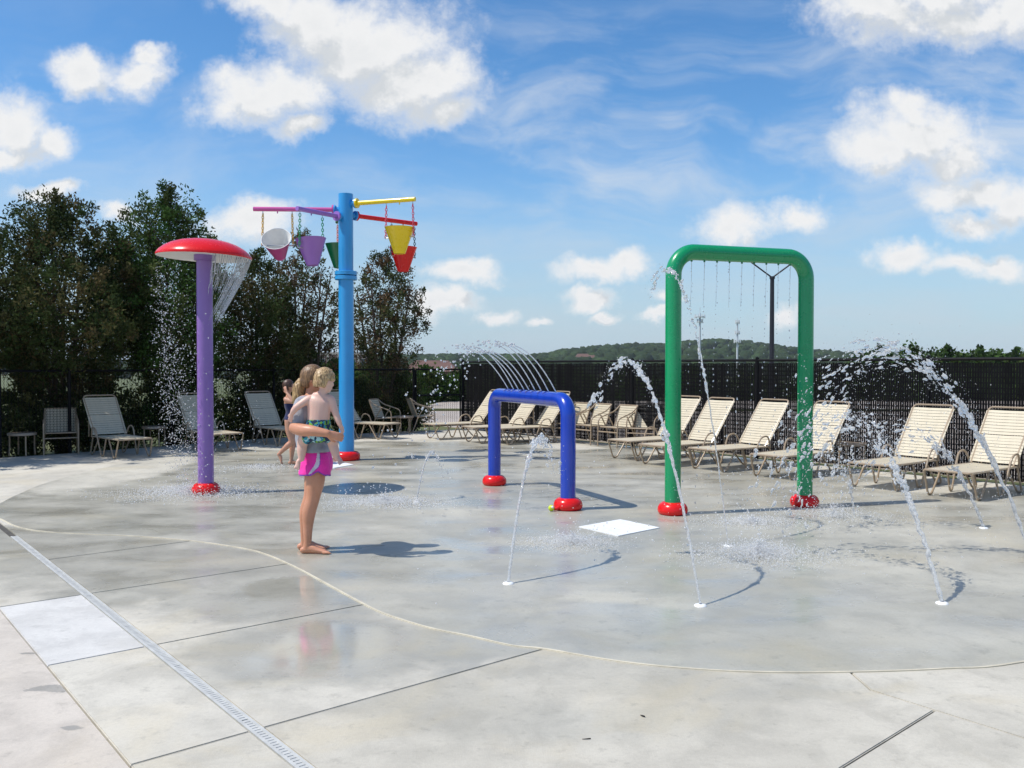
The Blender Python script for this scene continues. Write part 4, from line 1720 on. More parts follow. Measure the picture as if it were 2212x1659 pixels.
# ------------------------------------------------------------------ light pole and masts
pb = AT(1667, 790, 40.0)
lp = thing('light_pole', 'black lamp post with two slanting arms seen through the green arch', 'lamp post', (pb.x, pb.y, ground_h(pb.x, pb.y) + 0.04))
zt = AT(1667, 600, 40.0).z - lp.location.z
mb = MB()
mb.tube([(0, 0, 0), (0, 0, zt)], [0.12, 0.09], 16)
mb.build('pole', M['pole_black'], lp)
mb = MB()
mb.tube([(0, 0, zt - 0.05), (0, 0, zt + 0.06)], 0.12, 16)
mb.build('collar', M['pole_black'], lp)
for s in (-1, 1):
    mb = MB()
    mb.tube([(0, 0, zt), (s * 0.95, 0, zt + 0.70)], 0.035, 10)
    arm = mb.build('arm', M['pole_black'], lp)
    mb = MB()
    mb.box((s * 1.08, 0, zt + 0.76), (0.5, 0.28, 0.1))
    mb.build('lamp_head', M['pole_black'], arm, smooth=False)


def mast(px, top, d, plats, label):
    p = AT(px, top, d)
    g = ground_h(p.x, d)
    H = p.z - g
    t = thing('cell_mast', label, 'mast', (p.x, d, g), 0, 'telecom masts')
    mb = MB()
    mb.tube([(0, 0, 0), (0, 0, H * 0.92)], [0.75, 0.55], 14)
    mb.build('pole', M['galv'], t)
    mb = MB()
    mb.tube([(0, 0, H * 0.9), (0, 0, H)], 0.16, 6)
    mb.build('aerial', M['galv'], t)
    for yy_, r in plats:
        z = AT(px, yy_, d).z - g
        mb = MB()
        mb.lathe([(r * 0.3, -0.25), (r, -0.25), (r, 0.1), (r * 0.3, 0.1)], 12, (0, 0, z))
        pl = mb.build('platform', M['galv'], t, smooth=False)
        for k in range(9):
            w = 2 * math.pi * k / 9
            mb = MB()
            mb.box((r * math.cos(w), r * math.sin(w), z + 0.2), (0.4, 0.4, 2.4))
            mb.build('antenna', M['white_disc'], pl, smooth=False)
    return t


mast(1512, 664, 560, ((684, 3.2), (694, 1.8)), 'pale telecom mast, taller one, seen left in the green arch opening')
mast(1593, 688, 600, ((696, 1.4), (719, 1.6), (738, 2.2)), 'pale telecom mast, shorter one with three platforms, in the green arch opening')
# ------------------------------------------------------------------ people
def skin_mat(name, col, blush):
    m, t, b = new_mat(name)
    p = obj_co(t)
    f = t.noise(p, 9, 4, 0.6)
    c = t.mix(t.smooth(f, 0.35, 0.7), col, blush)
    t.l.new(c, b.inputs['Base Color'])
    b.inputs['Roughness'].default_value = 0.45
    b.inputs['Subsurface Weight'].default_value = 0.12
    b.inputs['Subsurface Radius'].default_value = (0.02, 0.008, 0.004)
    b.inputs['Subsurface Scale'].default_value = 0.4
    bump(t, b, t.noise(p, 120, 3, 0.6), 0.12, 0.002)
    return m


def cloth_mat(name, col, var=0.15, scale=14):
    m, t, b = new_mat(name)
    p = obj_co(t)
    f = t.noise(p, scale, 5, 0.6)
    c = t.mix(t.smooth(f, 0.3, 0.7), tuple(q * (1 - var) for q in col), tuple(min(1, q * (1 + var * 0.5)) for q in col))
    t.l.new(c, b.inputs['Base Color'])
    b.inputs['Roughness'].default_value = 0.85
    b.inputs['Sheen Weight'].default_value = 0.15
    wr = t.noise(t.vmath('MULTIPLY', p, (1, 1, 0.6)), 16, 3, 0.5, 0.8)
    bump(t, b, wr, 0.5, 0.03)
    return m


def hair_mat(name, dark, lite):
    m, t, b = new_mat(name)
    p = obj_co(t)
    s = t.noise(t.vmath('MULTIPLY', p, (90, 90, 14)), 1.0, 4, 0.6, 0.6)
    c = t.mix(t.smooth(s, 0.38, 0.62), dark, lite)
    t.l.new(c, b.inputs['Base Color'])
    b.inputs['Roughness'].default_value = 0.42
    bump(t, b, s, 0.5, 0.006)
    return m


M['skin_w'] = skin_mat('tanned_skin', (0.54, 0.25, 0.145), (0.60, 0.28, 0.17))
M['skin_b'] = skin_mat('fair_skin', (0.70, 0.46, 0.37), (0.72, 0.44, 0.35))
M['skin_c'] = skin_mat('child_skin', (0.50, 0.27, 0.175), (0.55, 0.28, 0.19))
M['shirt'] = cloth_mat('grey_jersey', (0.33, 0.335, 0.37))
M['pinkcloth'] = cloth_mat('pink_fabric', (0.85, 0.03, 0.38), 0.12)
M['panel'] = cloth_mat('white_mesh_panel', (0.66, 0.60, 0.68))
M['trim'] = cloth_mat('purple_trim', (0.24, 0.06, 0.42))
M['navy'] = cloth_mat('navy_swimsuit', (0.010, 0.016, 0.075))
M['hair_w'] = hair_mat('brown_blond_hair', (0.085, 0.045, 0.02), (0.28, 0.16, 0.072))
M['hair_t'] = hair_mat('blond_tail', (0.20, 0.115, 0.045), (0.55, 0.37, 0.17))
M['hair_b'] = hair_mat('blond_hair', (0.24, 0.14, 0.06), (0.58, 0.40, 0.20))
M['hair_c'] = hair_mat('dark_brown_hair', (0.03, 0.015, 0.01), (0.11, 0.055, 0.032))
M['eye'] = paint('eye', (0.02, 0.015, 0.012), 0.15, 0.1)
M['lip'] = paint('lip', (0.45, 0.16, 0.13), 0.5, 0.1)


def trunks_mat():
    m, t, b = new_mat('patterned_trunks')
    p = obj_co(t)
    v = t.node('ShaderNodeTexVoronoi')
    v.inputs['Scale'].default_value = 40
    t.l.new(t.vmath('ADD', p, t.vmath('SCALE', t.noise(p, 20, 2, 0.5, color=True), 0.05)), v.inputs['Vector'])
    r, g, bl = t.sep(v.outputs['Color'])
    c = t.mix(t.smooth(r, 0.62, 0.64), (0.010, 0.035, 0.085), (0.03, 0.27, 0.38))
    c = t.mix(t.smooth(g, 0.78, 0.80), c, (0.16, 0.38, 0.05))
    c = t.mix(t.smooth(bl, 0.8, 0.82), c, (0.35, 0.6, 0.68))
    t.l.new(c, b.inputs['Base Color'])
    b.inputs['Roughness'].default_value = 0.8
    return m


M['trunks'] = trunks_mat()


def loft(mb, pts, radii, side=(0, 1, 0), n=14, sub=5):
    """closed tapered form; radii: r or (a along side, b across)"""
    rad = [(r, r) if not isinstance(r, tuple) else r for r in radii]
    rows = [tuple(p) + r for p, r in zip(pts, rad)]
    rows = catmull(rows, sub) if len(rows) > 2 else [np.array(q, float) for q in rows]
    P_ = [Vector(q[:3]) for q in rows]
    Rr = [(max(q[3], 0.002), max(q[4], 0.002)) for q in rows]
    d0 = (P_[0] - P_[1]).normalized()
    d1 = (P_[-1] - P_[-2]).normalized()
    m0, m1 = min(Rr[0]), min(Rr[-1])
    P2 = [P_[0] + d0 * m0 * 0.9, P_[0] + d0 * m0 * 0.55] + P_ + [P_[-1] + d1 * m1 * 0.55, P_[-1] + d1 * m1 * 0.9]
    R2 = [(Rr[0][0] * 0.4, Rr[0][1] * 0.4), (Rr[0][0] * 0.83, Rr[0][1] * 0.83)] + Rr + [(Rr[-1][0] * 0.83, Rr[-1][1] * 0.83), (Rr[-1][0] * 0.4, Rr[-1][1] * 0.4)]
    vs = []
    sd = Vector(side)
    k = len(P2)
    for i, p in enumerate(P2):
        t = (P2[min(i + 1, k - 1)] - P2[max(i - 1, 0)]).normalized()
        a = sd - t * sd.dot(t)
        a = a.normalized() if a.length > 1e-4 else t.orthogonal().normalized()
        b = t.cross(a)
        for j in range(n):
            w = 2 * math.pi * j / n
            vs.append(p + a * (math.cos(w) * R2[i][0]) + b * (math.sin(w) * R2[i][1]))
    fs = []
    for i in range(k - 1):
        for j in range(n):
            fs.append((i * n + j, i * n + (j + 1) % n, (i + 1) * n + (j + 1) % n, (i + 1) * n + j))
    fs.append(tuple(range(n - 1, -1, -1)))
    fs.append(tuple(range((k - 1) * n, k * n)))
    mb.add(vs, fs)


def fuse(mb, voxel, it=6):
    me = mb.mesh('tmp', M['eye'], False)
    ob = bpy.data.objects.new('tmp', me)
    COL.objects.link(ob)
    md = ob.modifiers.new('r', 'REMESH')
    md.mode = 'VOXEL'
    md.voxel_size = voxel
    sm = ob.modifiers.new('s', 'SMOOTH')
    sm.iterations = it
    sm.factor = 0.5
    dg = bpy.context.evaluated_depsgraph_get()
    dg.update()
    out_ = bpy.data.meshes.new_from_object(ob.evaluated_get(dg))
    bpy.data.objects.remove(ob)
    bpy.data.meshes.remove(me)
    out_.materials.clear()
    return out_


def finish(me, name, mat, parent):
    me.name = name
    me.materials.append(mat)
    me.polygons.foreach_set('use_smooth', [True] * len(me.polygons))
    return link(name, me, parent)


def submesh(me, keep, inflate=0.0, wrinkle=0.0):
    """the faces that pass keep(center, normal), pushed out along their normals"""
    bm = bmesh.new()
    bm.from_mesh(me)
    bm.normal_update()
    bmesh.ops.delete(bm, geom=[f for f in bm.faces if not keep(f.calc_center_median(), f.normal)], context='FACES')
    if inflate or wrinkle:
        bm.normal_update()
        ns_ = [v.normal.copy() for v in bm.verts]
        for v, n in zip(bm.verts, ns_):
            v.co += n * (inflate + wrinkle * noise.noise(v.co * 14))
    out_ = bpy.data.meshes.new('part')
    bm.to_mesh(out_)
    bm.free()
    return out_


def head_parts(mb, c, yaw, pitch, s):
    """skull, jaw, nose, ears; the face looks along local +x"""
    m3 = Matrix.Rotation(yaw, 3, 'Z') @ Matrix.Rotation(pitch, 3, 'Y')
    b = lambda p, r, q: mb.ball(c + m3 @ (Vector(p) * s), s, 3, tuple(x for x in r), rot=m3)
    b((-0.008, 0, 0.015), (0.097, 0.076, 0.098), 0)
    b((0.028, 0, -0.045), (0.060, 0.056, 0.070), 0)
    b((0.055, 0, -0.088), (0.026, 0.028, 0.022), 0)      # chin
    b((0.094, 0, -0.022), (0.018, 0.012, 0.020), 0)      # nose
    b((0.082, 0, -0.002), (0.014, 0.010, 0.024), 0)
    b((0.080, 0, -0.060), (0.014, 0.022, 0.012), 0)      # mouth
    for e in (-1, 1):
        b((-0.005, e * 0.074, -0.008), (0.017, 0.010, 0.028), 0)
        b((0.058, e * 0.036, -0.025), (0.026, 0.022, 0.02), 0)   # cheeks
        b((0.076, e * 0.03, 0.018), (0.014, 0.026, 0.010), 0)    # brow
    return m3


def face_marks(parent, c, m3, s):
    for e in (-1, 1):
        mb = MB()
        mb.ball(c + m3 @ (Vector((0.0825, e * 0.03, 0.003)) * s), 0.009 * s, 2, (0.6, 1.2, 0.7), rot=m3)
        mb.build('eye', M['eye'], parent)
    mb = MB()
    mb.ball(c + m3 @ (Vector((0.091, 0, -0.060)) * s), 0.018 * s, 2, (0.35, 1.0, 0.35), rot=m3)
    mb.build('lips', M['lip'], parent)


def hand(mb, wrist, fwd, palm_n, s, curl=0.6, spread=0.25, thumb=1, finger_dirs=None):
    """palm and five fingers; fwd: wrist to knuckles, palm_n: out of the palm"""
    f = Vector(fwd).normalized()
    n = Vector(palm_n)
    n = (n - f * n.dot(f)).normalized()
    sd = f.cross(n) * thumb
    w = Vector(wrist)
    loft(mb, [w, w + f * 0.045 * s, w + f * 0.088 * s], [(0.026 * s, 0.018 * s), (0.038 * s, 0.016 * s), (0.037 * s, 0.013 * s)], sd, 12)
    for k, (o, L) in enumerate(((-0.030, 0.072), (-0.010, 0.082), (0.011, 0.076), (0.030, 0.060))):
        p = w + f * 0.088 * s + sd * o * s
        d = (f + sd * (o * 6 * spread)).normalized()
        pts_ = [p]
        a = 0.25 * curl
        for seg in (0.45, 0.32, 0.23):
            dd = (d * math.cos(a) + n * math.sin(a))
            p = p + dd * L * s * seg
            pts_.append(p)
            a += 0.75 * curl
        loft(mb, pts_, [0.0095 * s, 0.009 * s, 0.008 * s, 0.007 * s], sd, 8, 3)
    p0 = w + f * 0.02 * s + -sd * 0.026 * s
    p1 = p0 - sd * 0.024 * s + f * 0.034 * s + n * 0.012 * s
    p2 = p1 - sd * 0.004 * s + f * 0.034 * s + n * 0.016 * s
    loft(mb, [p0, p1, p2], [0.014 * s, 0.0115 * s, 0.009 * s], n, 8, 3)


def foot_shape(mb, heel, toe, s, lat, up=(0, 0, 1)):
    """foot from heel to toes with five toes"""
    h, t = Vector(heel), Vector(toe)
    d = (t - h).normalized()
    u = Vector(up)
    u = (u - d * u.dot(d)).normalized()
    la = Vector(lat)
    L = (t - h).length
    loft(mb, [h + u * 0.03 * s, h + d * L * 0.3 + u * 0.045 * s, h + d * L * 0.55 + u * 0.032 * s, h + d * L * 0.8 + u * 0.02 * s], [(0.03 * s, 0.03 * s), (0.033 * s, 0.042 * s), (0.038 * s, 0.028 * s), (0.043 * s, 0.018 * s)], la, 12)
    for k in range(5):
        o = (-0.034 + 0.0175 * k) * s
        ll = L * (0.24 - 0.02 * k)
        b = h + d * L * 0.76 + la * o + u * 0.015 * s
        loft(mb, [b, b + d * ll * 0.6 + u * 0.002, b + d * ll - u * 0.004 * s], [0.0135 * s if k == 0 else 0.0095 * s] * 2 + [0.010 * s if k == 0 else 0.0075 * s], la, 8, 3)


def crop_to_local(base, Y0):
    def f(cx, cy, dy=0.0):
        return AT((620 + cx * 0.3135) / 1.1302, (860 + cy * 0.3135) / 1.1302, Y0 + dy) - base
    return f


# ---- woman
base_w = G(678, 1192)
base_w.z = 0.004
W_ = crop_to_local(base_w, base_w.y)
woman = thing('person', 'person in grey shirt and pink shorts standing barefoot, holding a small child', 'person', base_w)
mb = MB()
Yax = (0, 1, 0)
RL, LLg = -0.085, 0.085
for sgn, ddx in ((-1, 0), (1, -22)):
    y = 0.085 * sgn
    hip, th, kn, ca_, lo, an = W_(478 + ddx * 0.3, 850, y * 0.85), W_(480 + ddx * 0.7, 990, y), W_(462 + ddx, 1125, y), W_(430 + ddx, 1240, y), W_(420 + ddx, 1370, y), W_(418 + ddx, 1470, y)
    loft(mb, [hip, th, kn, ca_, lo, an, W_(414 + ddx, 1520, y)], [0.082, 0.086, 0.064, 0.063, 0.045, 0.037, 0.036], Yax, 18)
    lat = Vector((0.10, -1, 0)).normalized() if sgn < 0 else Vector((0.1, 1, 0)).normalized()
    foot_shape(mb, (an.x - 0.045, y, 0.0), (an.x + 0.215, y + 0.02 * sgn, 0.0), 1.0, -lat)
loft(mb, [W_(485, 860), W_(487, 800), W_(462, 720), W_(445, 640), W_(434, 520), W_(428, 430), W_(430, 375)],
     [(0.145, 0.11), (0.152, 0.118), (0.140, 0.108), (0.135, 0.105), (0.142, 0.112), (0.158, 0.10), (0.12, 0.07)], Yax, 24)
hc = W_(462, 208)
loft(mb, [W_(432, 385), W_(440, 320), W_(452, 255)], [0.058, 0.05, 0.05], Yax, 14)
mW = head_parts(mb, hc, math.radians(4), math.radians(8), 1.06)
# near arm round the child
sh, el, mid, wr = W_(378, 395, -0.165), W_(318, 590, -0.27), W_(450, 612, -0.395), W_(572, 632, -0.415)
loft(mb, [W_(400, 385, -0.11), sh, W_(350, 490, -0.215), el], [0.062, 0.062, 0.052, 0.050], Yax, 14)
loft(mb, [el, W_(380, 606, -0.345), mid, wr], [0.055, 0.057, 0.049, 0.034], Yax, 14)
f_ = (W_(640, 652, -0.40) - wr)
hand(mb, wr, f_, (0.25, 0.95, -0.1), 1.0, 0.75, 0.35, 1)
# far arm under the child
sh2, el2, wr2 = W_(390, 395, 0.165), W_(425, 600, 0.20), W_(560, 650, -0.02)
loft(mb, [W_(405, 385, 0.11), sh2, W_(405, 500, 0.20), el2], [0.06, 0.058, 0.048, 0.044], Yax, 14)
loft(mb, [el2, W_(500, 640, 0.10), wr2], [0.044, 0.038, 0.028], Yax, 14)
hand(mb, wr2, (0.4, -0.9, 0.0), (-0.3, -0.1, 0.95), 1.0, 0.5, 0.3, 1)
bw = fuse(mb, 0.0062, 5)
body_w = finish(bw, 'body', M['skin_w'], woman)
face_marks(body_w, hc, mW, 1.06)

mb = MB()   # shirt
loft(mb, [W_(478, 775), W_(458, 715), W_(442, 640), W_(432, 520), W_(426, 430), W_(428, 378)],
     [(0.194, 0.156), (0.182, 0.148), (0.164, 0.136), (0.160, 0.130), (0.172, 0.115), (0.12, 0.072)], Yax, 28)
loft(mb, [W_(402, 388, -0.11), W_(374, 410, -0.172), W_(354, 480, -0.215), W_(343, 528, -0.24)], [0.07, 0.074, 0.071, 0.073], Yax, 18)
loft(mb, [W_(405, 388, 0.11), W_(390, 405, 0.17), W_(402, 480, 0.20), W_(410, 530, 0.205)], [0.07, 0.072, 0.066, 0.066], Yax, 18)
sm_ = fuse(mb, 0.0075, 4)
sm_ = submesh(sm_, lambda c, n: c.z > 0.935 and not (n.z < -0.75 and c.z < 1.26) and not (c - (hc + Vector((-0.03, 0, -0.17)))).length < 0.068, 0.0, 0.012)
finish(sm_, 'shirt', M['shirt'], woman)

mb = MB()   # shorts
loft(mb, [W_(490, 900), W_(488, 840), W_(476, 765), W_(472, 735)], [(0.178, 0.135), (0.182, 0.142), (0.170, 0.134), (0.166, 0.130)], Yax, 28)
for sgn in (-1, 1):
    loft(mb, [W_(482, 830, 0.085 * sgn), W_(478, 900, 0.09 * sgn), W_(474, 952, 0.094 * sgn)], [(0.092, 0.125), (0.100, 0.136), (0.104, 0.146)], Yax, 22)
sh_ = fuse(mb, 0.006, 3)


def to_crop(c):
    p = c + base_w
    u, w = p.x / p.y, (p.z - H_CAM) / p.y
    cp, sp = math.cos(PITCH), math.sin(PITCH)
    k = 1.0 / (cp - sp * w)
    dx_ = 1106 + u * k * FPX
    dy_ = 829.5 - (sp + cp * w) * k * FPX
    return (dx_ * 1.1302 - 620) / 0.3135, (dy_ * 1.1302 - 860) / 0.3135


def hem_y(cx):
    return 962 - 26 * math.exp(-((cx - 497) / 32.0) ** 2)


def region(c, n):
    cx, cy = to_crop(c)
    if n.z < -0.8 and cy > 925:
        return 'open'
    near = c.y < -0.06
    he = hem_y(cx) if near else 962
    if cy > he:
        return 'open'
    if cy > he - 9:
        return 'trim'
    if near:
        s = (cy - 745) / 205.0
        rx = 508 + 4 * math.sin(3 * s) - 70 * max(0, (s - 0.55) / 0.45) ** 1.8
        lx = 494 - 18 * s - 52 * max(0, (s - 0.5) / 0.5) ** 1.3
        if 0 <= s <= 1.02 and rx < cx < rx + 5:
            return 'trim'
        if 0 <= s <= 1.02 and lx < cx < rx:
            return 'panel'
    return 'main'


shorts = finish(submesh(sh_, lambda c, n: region(c, n) == 'main', 0.003, 0.008), 'shorts', M['pinkcloth'], woman)
finish(submesh(sh_, lambda c, n: region(c, n) == 'panel', 0.003, 0.008), 'side_panel', M['panel'], shorts)
finish(submesh(sh_, lambda c, n: region(c, n) == 'trim', 0.0035, 0.008), 'hem_trim', M['trim'], shorts)


def hair_cap(c, m3, s, front, low, extra=None, vox=0.006, rough=0.0015, seed=0):
    mb = MB()
    mb.ball(c + m3 @ (Vector((-0.012, 0, 0.02)) * s), s, 3, (0.108, 0.088, 0.110), rot=m3)
    mb.ball(c + m3 @ (Vector((-0.05, 0, -0.03)) * s), s, 3, (0.066, 0.076, 0.07), rot=m3)
    if extra:
        extra(mb)
    me = fuse(mb, vox, 3)
    inv = m3.transposed()

    def keep(p, n):
        q = inv @ (p - c) / s
        if q.z < low(q):
            return False
        return not (q.x > front(q))
    me = submesh(me, keep)
    for v in me.vertices:
        q = inv @ (v.co - c)
        g = noise.noise(Vector((q.x * 22 + seed, q.y * 130, q.z * 34))) + 0.6 * noise.noise(Vector((q.x * 50, q.y * 240 + seed, q.z * 70)))
        v.co += v.normal * rough * g
    return me


hw = hair_cap(hc, mW, 1.06, lambda q: 0.052 + max(0, (q.z - 0.035)) * 1.3 + (0 if abs(q.y) > 0.02 else 0.0), lambda q: -0.085 if q.x < -0.02 else -0.03)
hair = finish(hw, 'hair', M['hair_w'], woman)
mb = MB()
loft(mb, [W_(392, 215), W_(368, 232), W_(350, 275), W_(342, 325), W_(328, 372), W_(318, 398)], [0.03, 0.042, 0.056, 0.052, 0.036, 0.012], Yax, 14)
for k in range(9):
    a = R.uniform(-0.045, 0.045)
    loft(mb, [W_(388, 222, a * 0.3), W_(352 + R.uniform(-28, 22), 275, a), W_(338 + R.uniform(-30, 26), 340, a * 1.2), W_(322 + R.uniform(-26, 30), 395 + R.uniform(-14, 10), a * 1.1)], [0.018, 0.02, 0.016, 0.005], Yax, 7, 4)
pm = fuse(mb, 0.005, 2)
for v in pm.vertices:
    v.co += v.normal * 0.007 * noise.noise(Vector((v.co.x * 110, v.co.y * 110, v.co.z * 16)))
finish(pm, 'ponytail', M['hair_t'], hair)
mb = MB()
cc = W_(384, 217)
mb.tube([cc + Vector((0.012 * 0, 0.028 * math.cos(w), 0.028 * math.sin(w))) + Vector((0.012 * math.sin(w), 0, 0)) for w in np.linspace(0, 2 * math.pi, 15)[:-1]], 0.009, 8, closed=True)
mb.build('hair_tie', M['white_disc'], hair)

# ---- toddler
boy = thing('person', 'bare-backed toddler in patterned swim trunks carried on the hip', 'person', W_(500, 640, -0.27) + base_w)
bo = boy.location.copy()
B_ = lambda cx, cy, dy=0.0: W_(cx, cy, dy) + base_w - bo
Xax = (1, 0, 0)
D0 = -0.285
mb = MB()
loft(mb, [B_(500, 645, D0), B_(500, 600, D0), B_(502, 530, D0), B_(507, 450, D0), B_(512, 385, D0), B_(518, 350, D0)],
     [(0.095, 0.072), (0.106, 0.078), (0.100, 0.072), (0.104, 0.072), (0.112, 0.068), (0.085, 0.05)], Xax, 22)
loft(mb, [B_(522, 355, D0), B_(535, 318, D0), B_(546, 280, D0)], [0.045, 0.04, 0.04], Xax, 12)
hb = B_(553, 222, D0)
mB = head_parts(mb, hb, math.radians(48), math.radians(12), 0.92)
# arms
loft(mb, [B_(450, 365, D0), B_(428, 368, D0 - 0.01), B_(375, 398, D0 - 0.035), B_(328, 432, D0 - 0.045)], [0.040, 0.040, 0.034, 0.031], Xax, 12)
wl = B_(296, 478, D0 - 0.035)
loft(mb, [B_(328, 432, D0 - 0.045), B_(310, 455, D0 - 0.045), wl], [0.031, 0.028, 0.021], Xax, 12)
hand(mb, wl, B_(285, 515, D0 - 0.02) - wl, (0.2, 1, 0.1), 0.58, 0.55, 0.3, 1)
loft(mb, [B_(585, 362, D0), B_(602, 372, D0), B_(620, 430, D0 - 0.005), B_(642, 492, D0 - 0.012)], [0.040, 0.038, 0.034, 0.030], Xax, 12)
wrr = B_(672, 568, D0 - 0.02)
loft(mb, [B_(642, 492, D0 - 0.012), B_(655, 525, D0 - 0.016), wrr], [0.030, 0.029, 0.022], Xax, 12)
hand(mb, wrr, B_(688, 612, D0 - 0.01) - wrr, (-0.6, 0.6, -0.2), 0.58, 1.0, 0.2, -1)
# legs
loft(mb, [B_(455, 635, D0), B_(410, 655, D0 + 0.03), B_(384, 690, D0 + 0.07), B_(376, 725, D0 + 0.075)], [0.062, 0.060, 0.052, 0.046], Xax, 14)
loft(mb, [B_(376, 725, D0 + 0.075), B_(372, 770, D0 + 0.07), B_(370, 830, D0 + 0.06)], [0.046, 0.043, 0.028], Xax, 14)
foot_shape(mb, B_(380, 838, D0 + 0.09), B_(337, 918, D0 + 0.02), 0.62, (0.85, 0, -0.45), (-0.6, -0.5, 0.2))
loft(mb, [B_(545, 635, D0), B_(585, 655, D0 + 0.03), B_(606, 690, D0 + 0.06), B_(616, 725, D0 + 0.065)], [0.062, 0.058, 0.05, 0.044], Xax, 14)
loft(mb, [B_(616, 725, D0 + 0.065), B_(630, 770, D0 + 0.06), B_(648, 825, D0 + 0.05)], [0.044, 0.041, 0.027], Xax, 14)
foot_shape(mb, B_(646, 838, D0 + 0.07), B_(680, 876, D0 - 0.02), 0.6, (0.8, 0.2, 0.3), (0.5, -0.6, 0.5))
bmh = fuse(mb, 0.005, 5)
body_b = finish(bmh, 'body', M['skin_b'], boy)
face_marks(body_b, hb, mB, 0.92)
mb = MB()
loft(mb, [B_(500, 640, D0), B_(500, 600, D0), B_(502, 528, D0)], [(0.100, 0.080), (0.112, 0.086), (0.106, 0.080)], Xax, 22)
loft(mb, [B_(465, 635, D0), B_(430, 645, D0 + 0.02), B_(408, 662, D0 + 0.05)], [0.065, 0.067, 0.066], Xax, 16)
loft(mb, [B_(540, 635, D0), B_(570, 645, D0 + 0.02), B_(590, 662, D0 + 0.045)], [0.065, 0.066, 0.064], Xax, 16)
tm = fuse(mb, 0.006, 3)
ztop = B_(500, 526, D0).z
finish(submesh(tm, lambda c, n: c.z < ztop, 0, 0.006), 'swim_trunks', M['trunks'], boy)


def tuft(mb):
    for k in range(26):
        a, b_ = R.uniform(-2.6, 2.6), R.uniform(0.0, 1.3)
        q = Vector((-0.02 + 0.09 * math.cos(a) * math.cos(b_), 0.082 * math.sin(a) * math.cos(b_), 0.02 + 0.1 * math.sin(b_))) * 0.92
        e = q * 1.12 + Vector((R.uniform(-0.02, 0.03), R.uniform(-0.02, 0.02), R.uniform(-0.03, 0.01)))
        loft(mb, [hb + mB @ q * 0.9, hb + mB @ e], [0.022, 0.009], (0, 0, 1), 7)


hbm = hair_cap(hb, mB, 0.94, lambda q: 0.056 + max(0, (q.z - 0.01)) * 1.2, lambda q: -0.075 if q.x < -0.025 else (0.0 if abs(q.y) > 0.05 and q.x < 0.035 else 0.008), tuft, 0.005, 0.002, 5)
finish(hbm, 'hair', M['hair_b'], boy)

# ---- child further back
base_c = G(618, 1004)
base_c.z = 0.004
K_ = crop_to_local(base_c, base_c.y)
kid = thing('person', 'child in navy swimsuit stepping behind, hands raised to the face', 'person', base_c)
mb = MB()
loft(mb, [K_(284, 545), K_(284, 520), K_(288, 465), K_(280, 415), K_(270, 372), K_(268, 352)],
     [(0.115, 0.095), (0.13, 0.105), (0.105, 0.082), (0.118, 0.088), (0.125, 0.075), (0.085, 0.05)], Yax, 22)
loft(mb, [K_(268, 360), K_(268, 330), K_(272, 300)], [0.045, 0.04, 0.04], Yax, 12)
hk = K_(272, 263)
mK = head_parts(mb, hk, math.radians(18), math.radians(-4), 0.92)
for sgn in (-1, 1):
    sh_k, el_k = K_(250, 368, 0.12 * sgn), K_(308, 388, 0.17 * sgn)
    wk = K_(258, 318, 0.115 * sgn)
    loft(mb, [K_(262, 366, 0.08 * sgn), sh_k, K_(278, 380, 0.155 * sgn), el_k], [0.048, 0.048, 0.040, 0.036], Yax, 12)
    loft(mb, [el_k, K_(285, 355, 0.15 * sgn), wk], [0.036, 0.034, 0.023], Yax, 12)
    hand(mb, wk, K_(244, 285, 0.10 * sgn) - wk, (0.3, -sgn * 0.9, 0.1), 0.8, 0.35, 0.4, sgn)
# standing leg (far), trailing leg (near)
loft(mb, [K_(290, 535, 0.07), K_(296, 610, 0.07), K_(303, 695, 0.07), K_(298, 750, 0.07), K_(293, 815, 0.07), K_(291, 855, 0.07)], [0.085, 0.074, 0.052, 0.05, 0.034, 0.03], Yax, 14)
foot_shape(mb, (K_(280, 860, 0.07).x - 0.01, 0.07, 0.0), (K_(280, 860, 0.07).x + 0.195, 0.07, 0.0), 0.82, (0, -1, 0))
loft(mb, [K_(276, 535, -0.07), K_(278, 610, -0.07), K_(294, 690, -0.07), K_(262, 728, -0.07), K_(215, 772, -0.07), K_(194, 795, -0.07)], [0.085, 0.074, 0.054, 0.052, 0.036, 0.03], Yax, 14)
foot_shape(mb, K_(180, 800, -0.07), K_(216, 876, -0.07), 0.82, (0, -1, 0), (0.8, 0, 0.3))
km = fuse(mb, 0.0065, 5)
body_c = finish(km, 'body', M['skin_c'], kid)
face_marks(body_c, hk, mK, 0.92)
z0, z1, z2 = K_(280, 398).z, K_(284, 548).z, K_(284, 522).z
finish(submesh(km, lambda c, n: z1 < c.z < z0 and abs(c.y) < 0.15 and not (c.z < z2 and abs(c.y) > 0.03 + 0.9 * max(0, c.z - z1 - 0.005)), 0.005, 0.002), 'swimsuit', M['navy'], kid)
hkm = hair_cap(hk, mK, 0.94, lambda q: 0.05 + max(0, (q.z - 0.03)) * 1.1, lambda q: -0.10 if q.x < -0.01 else -0.02, None, 0.006, 0.002, 9)
finish(hkm, 'hair', M['hair_c'], kid)
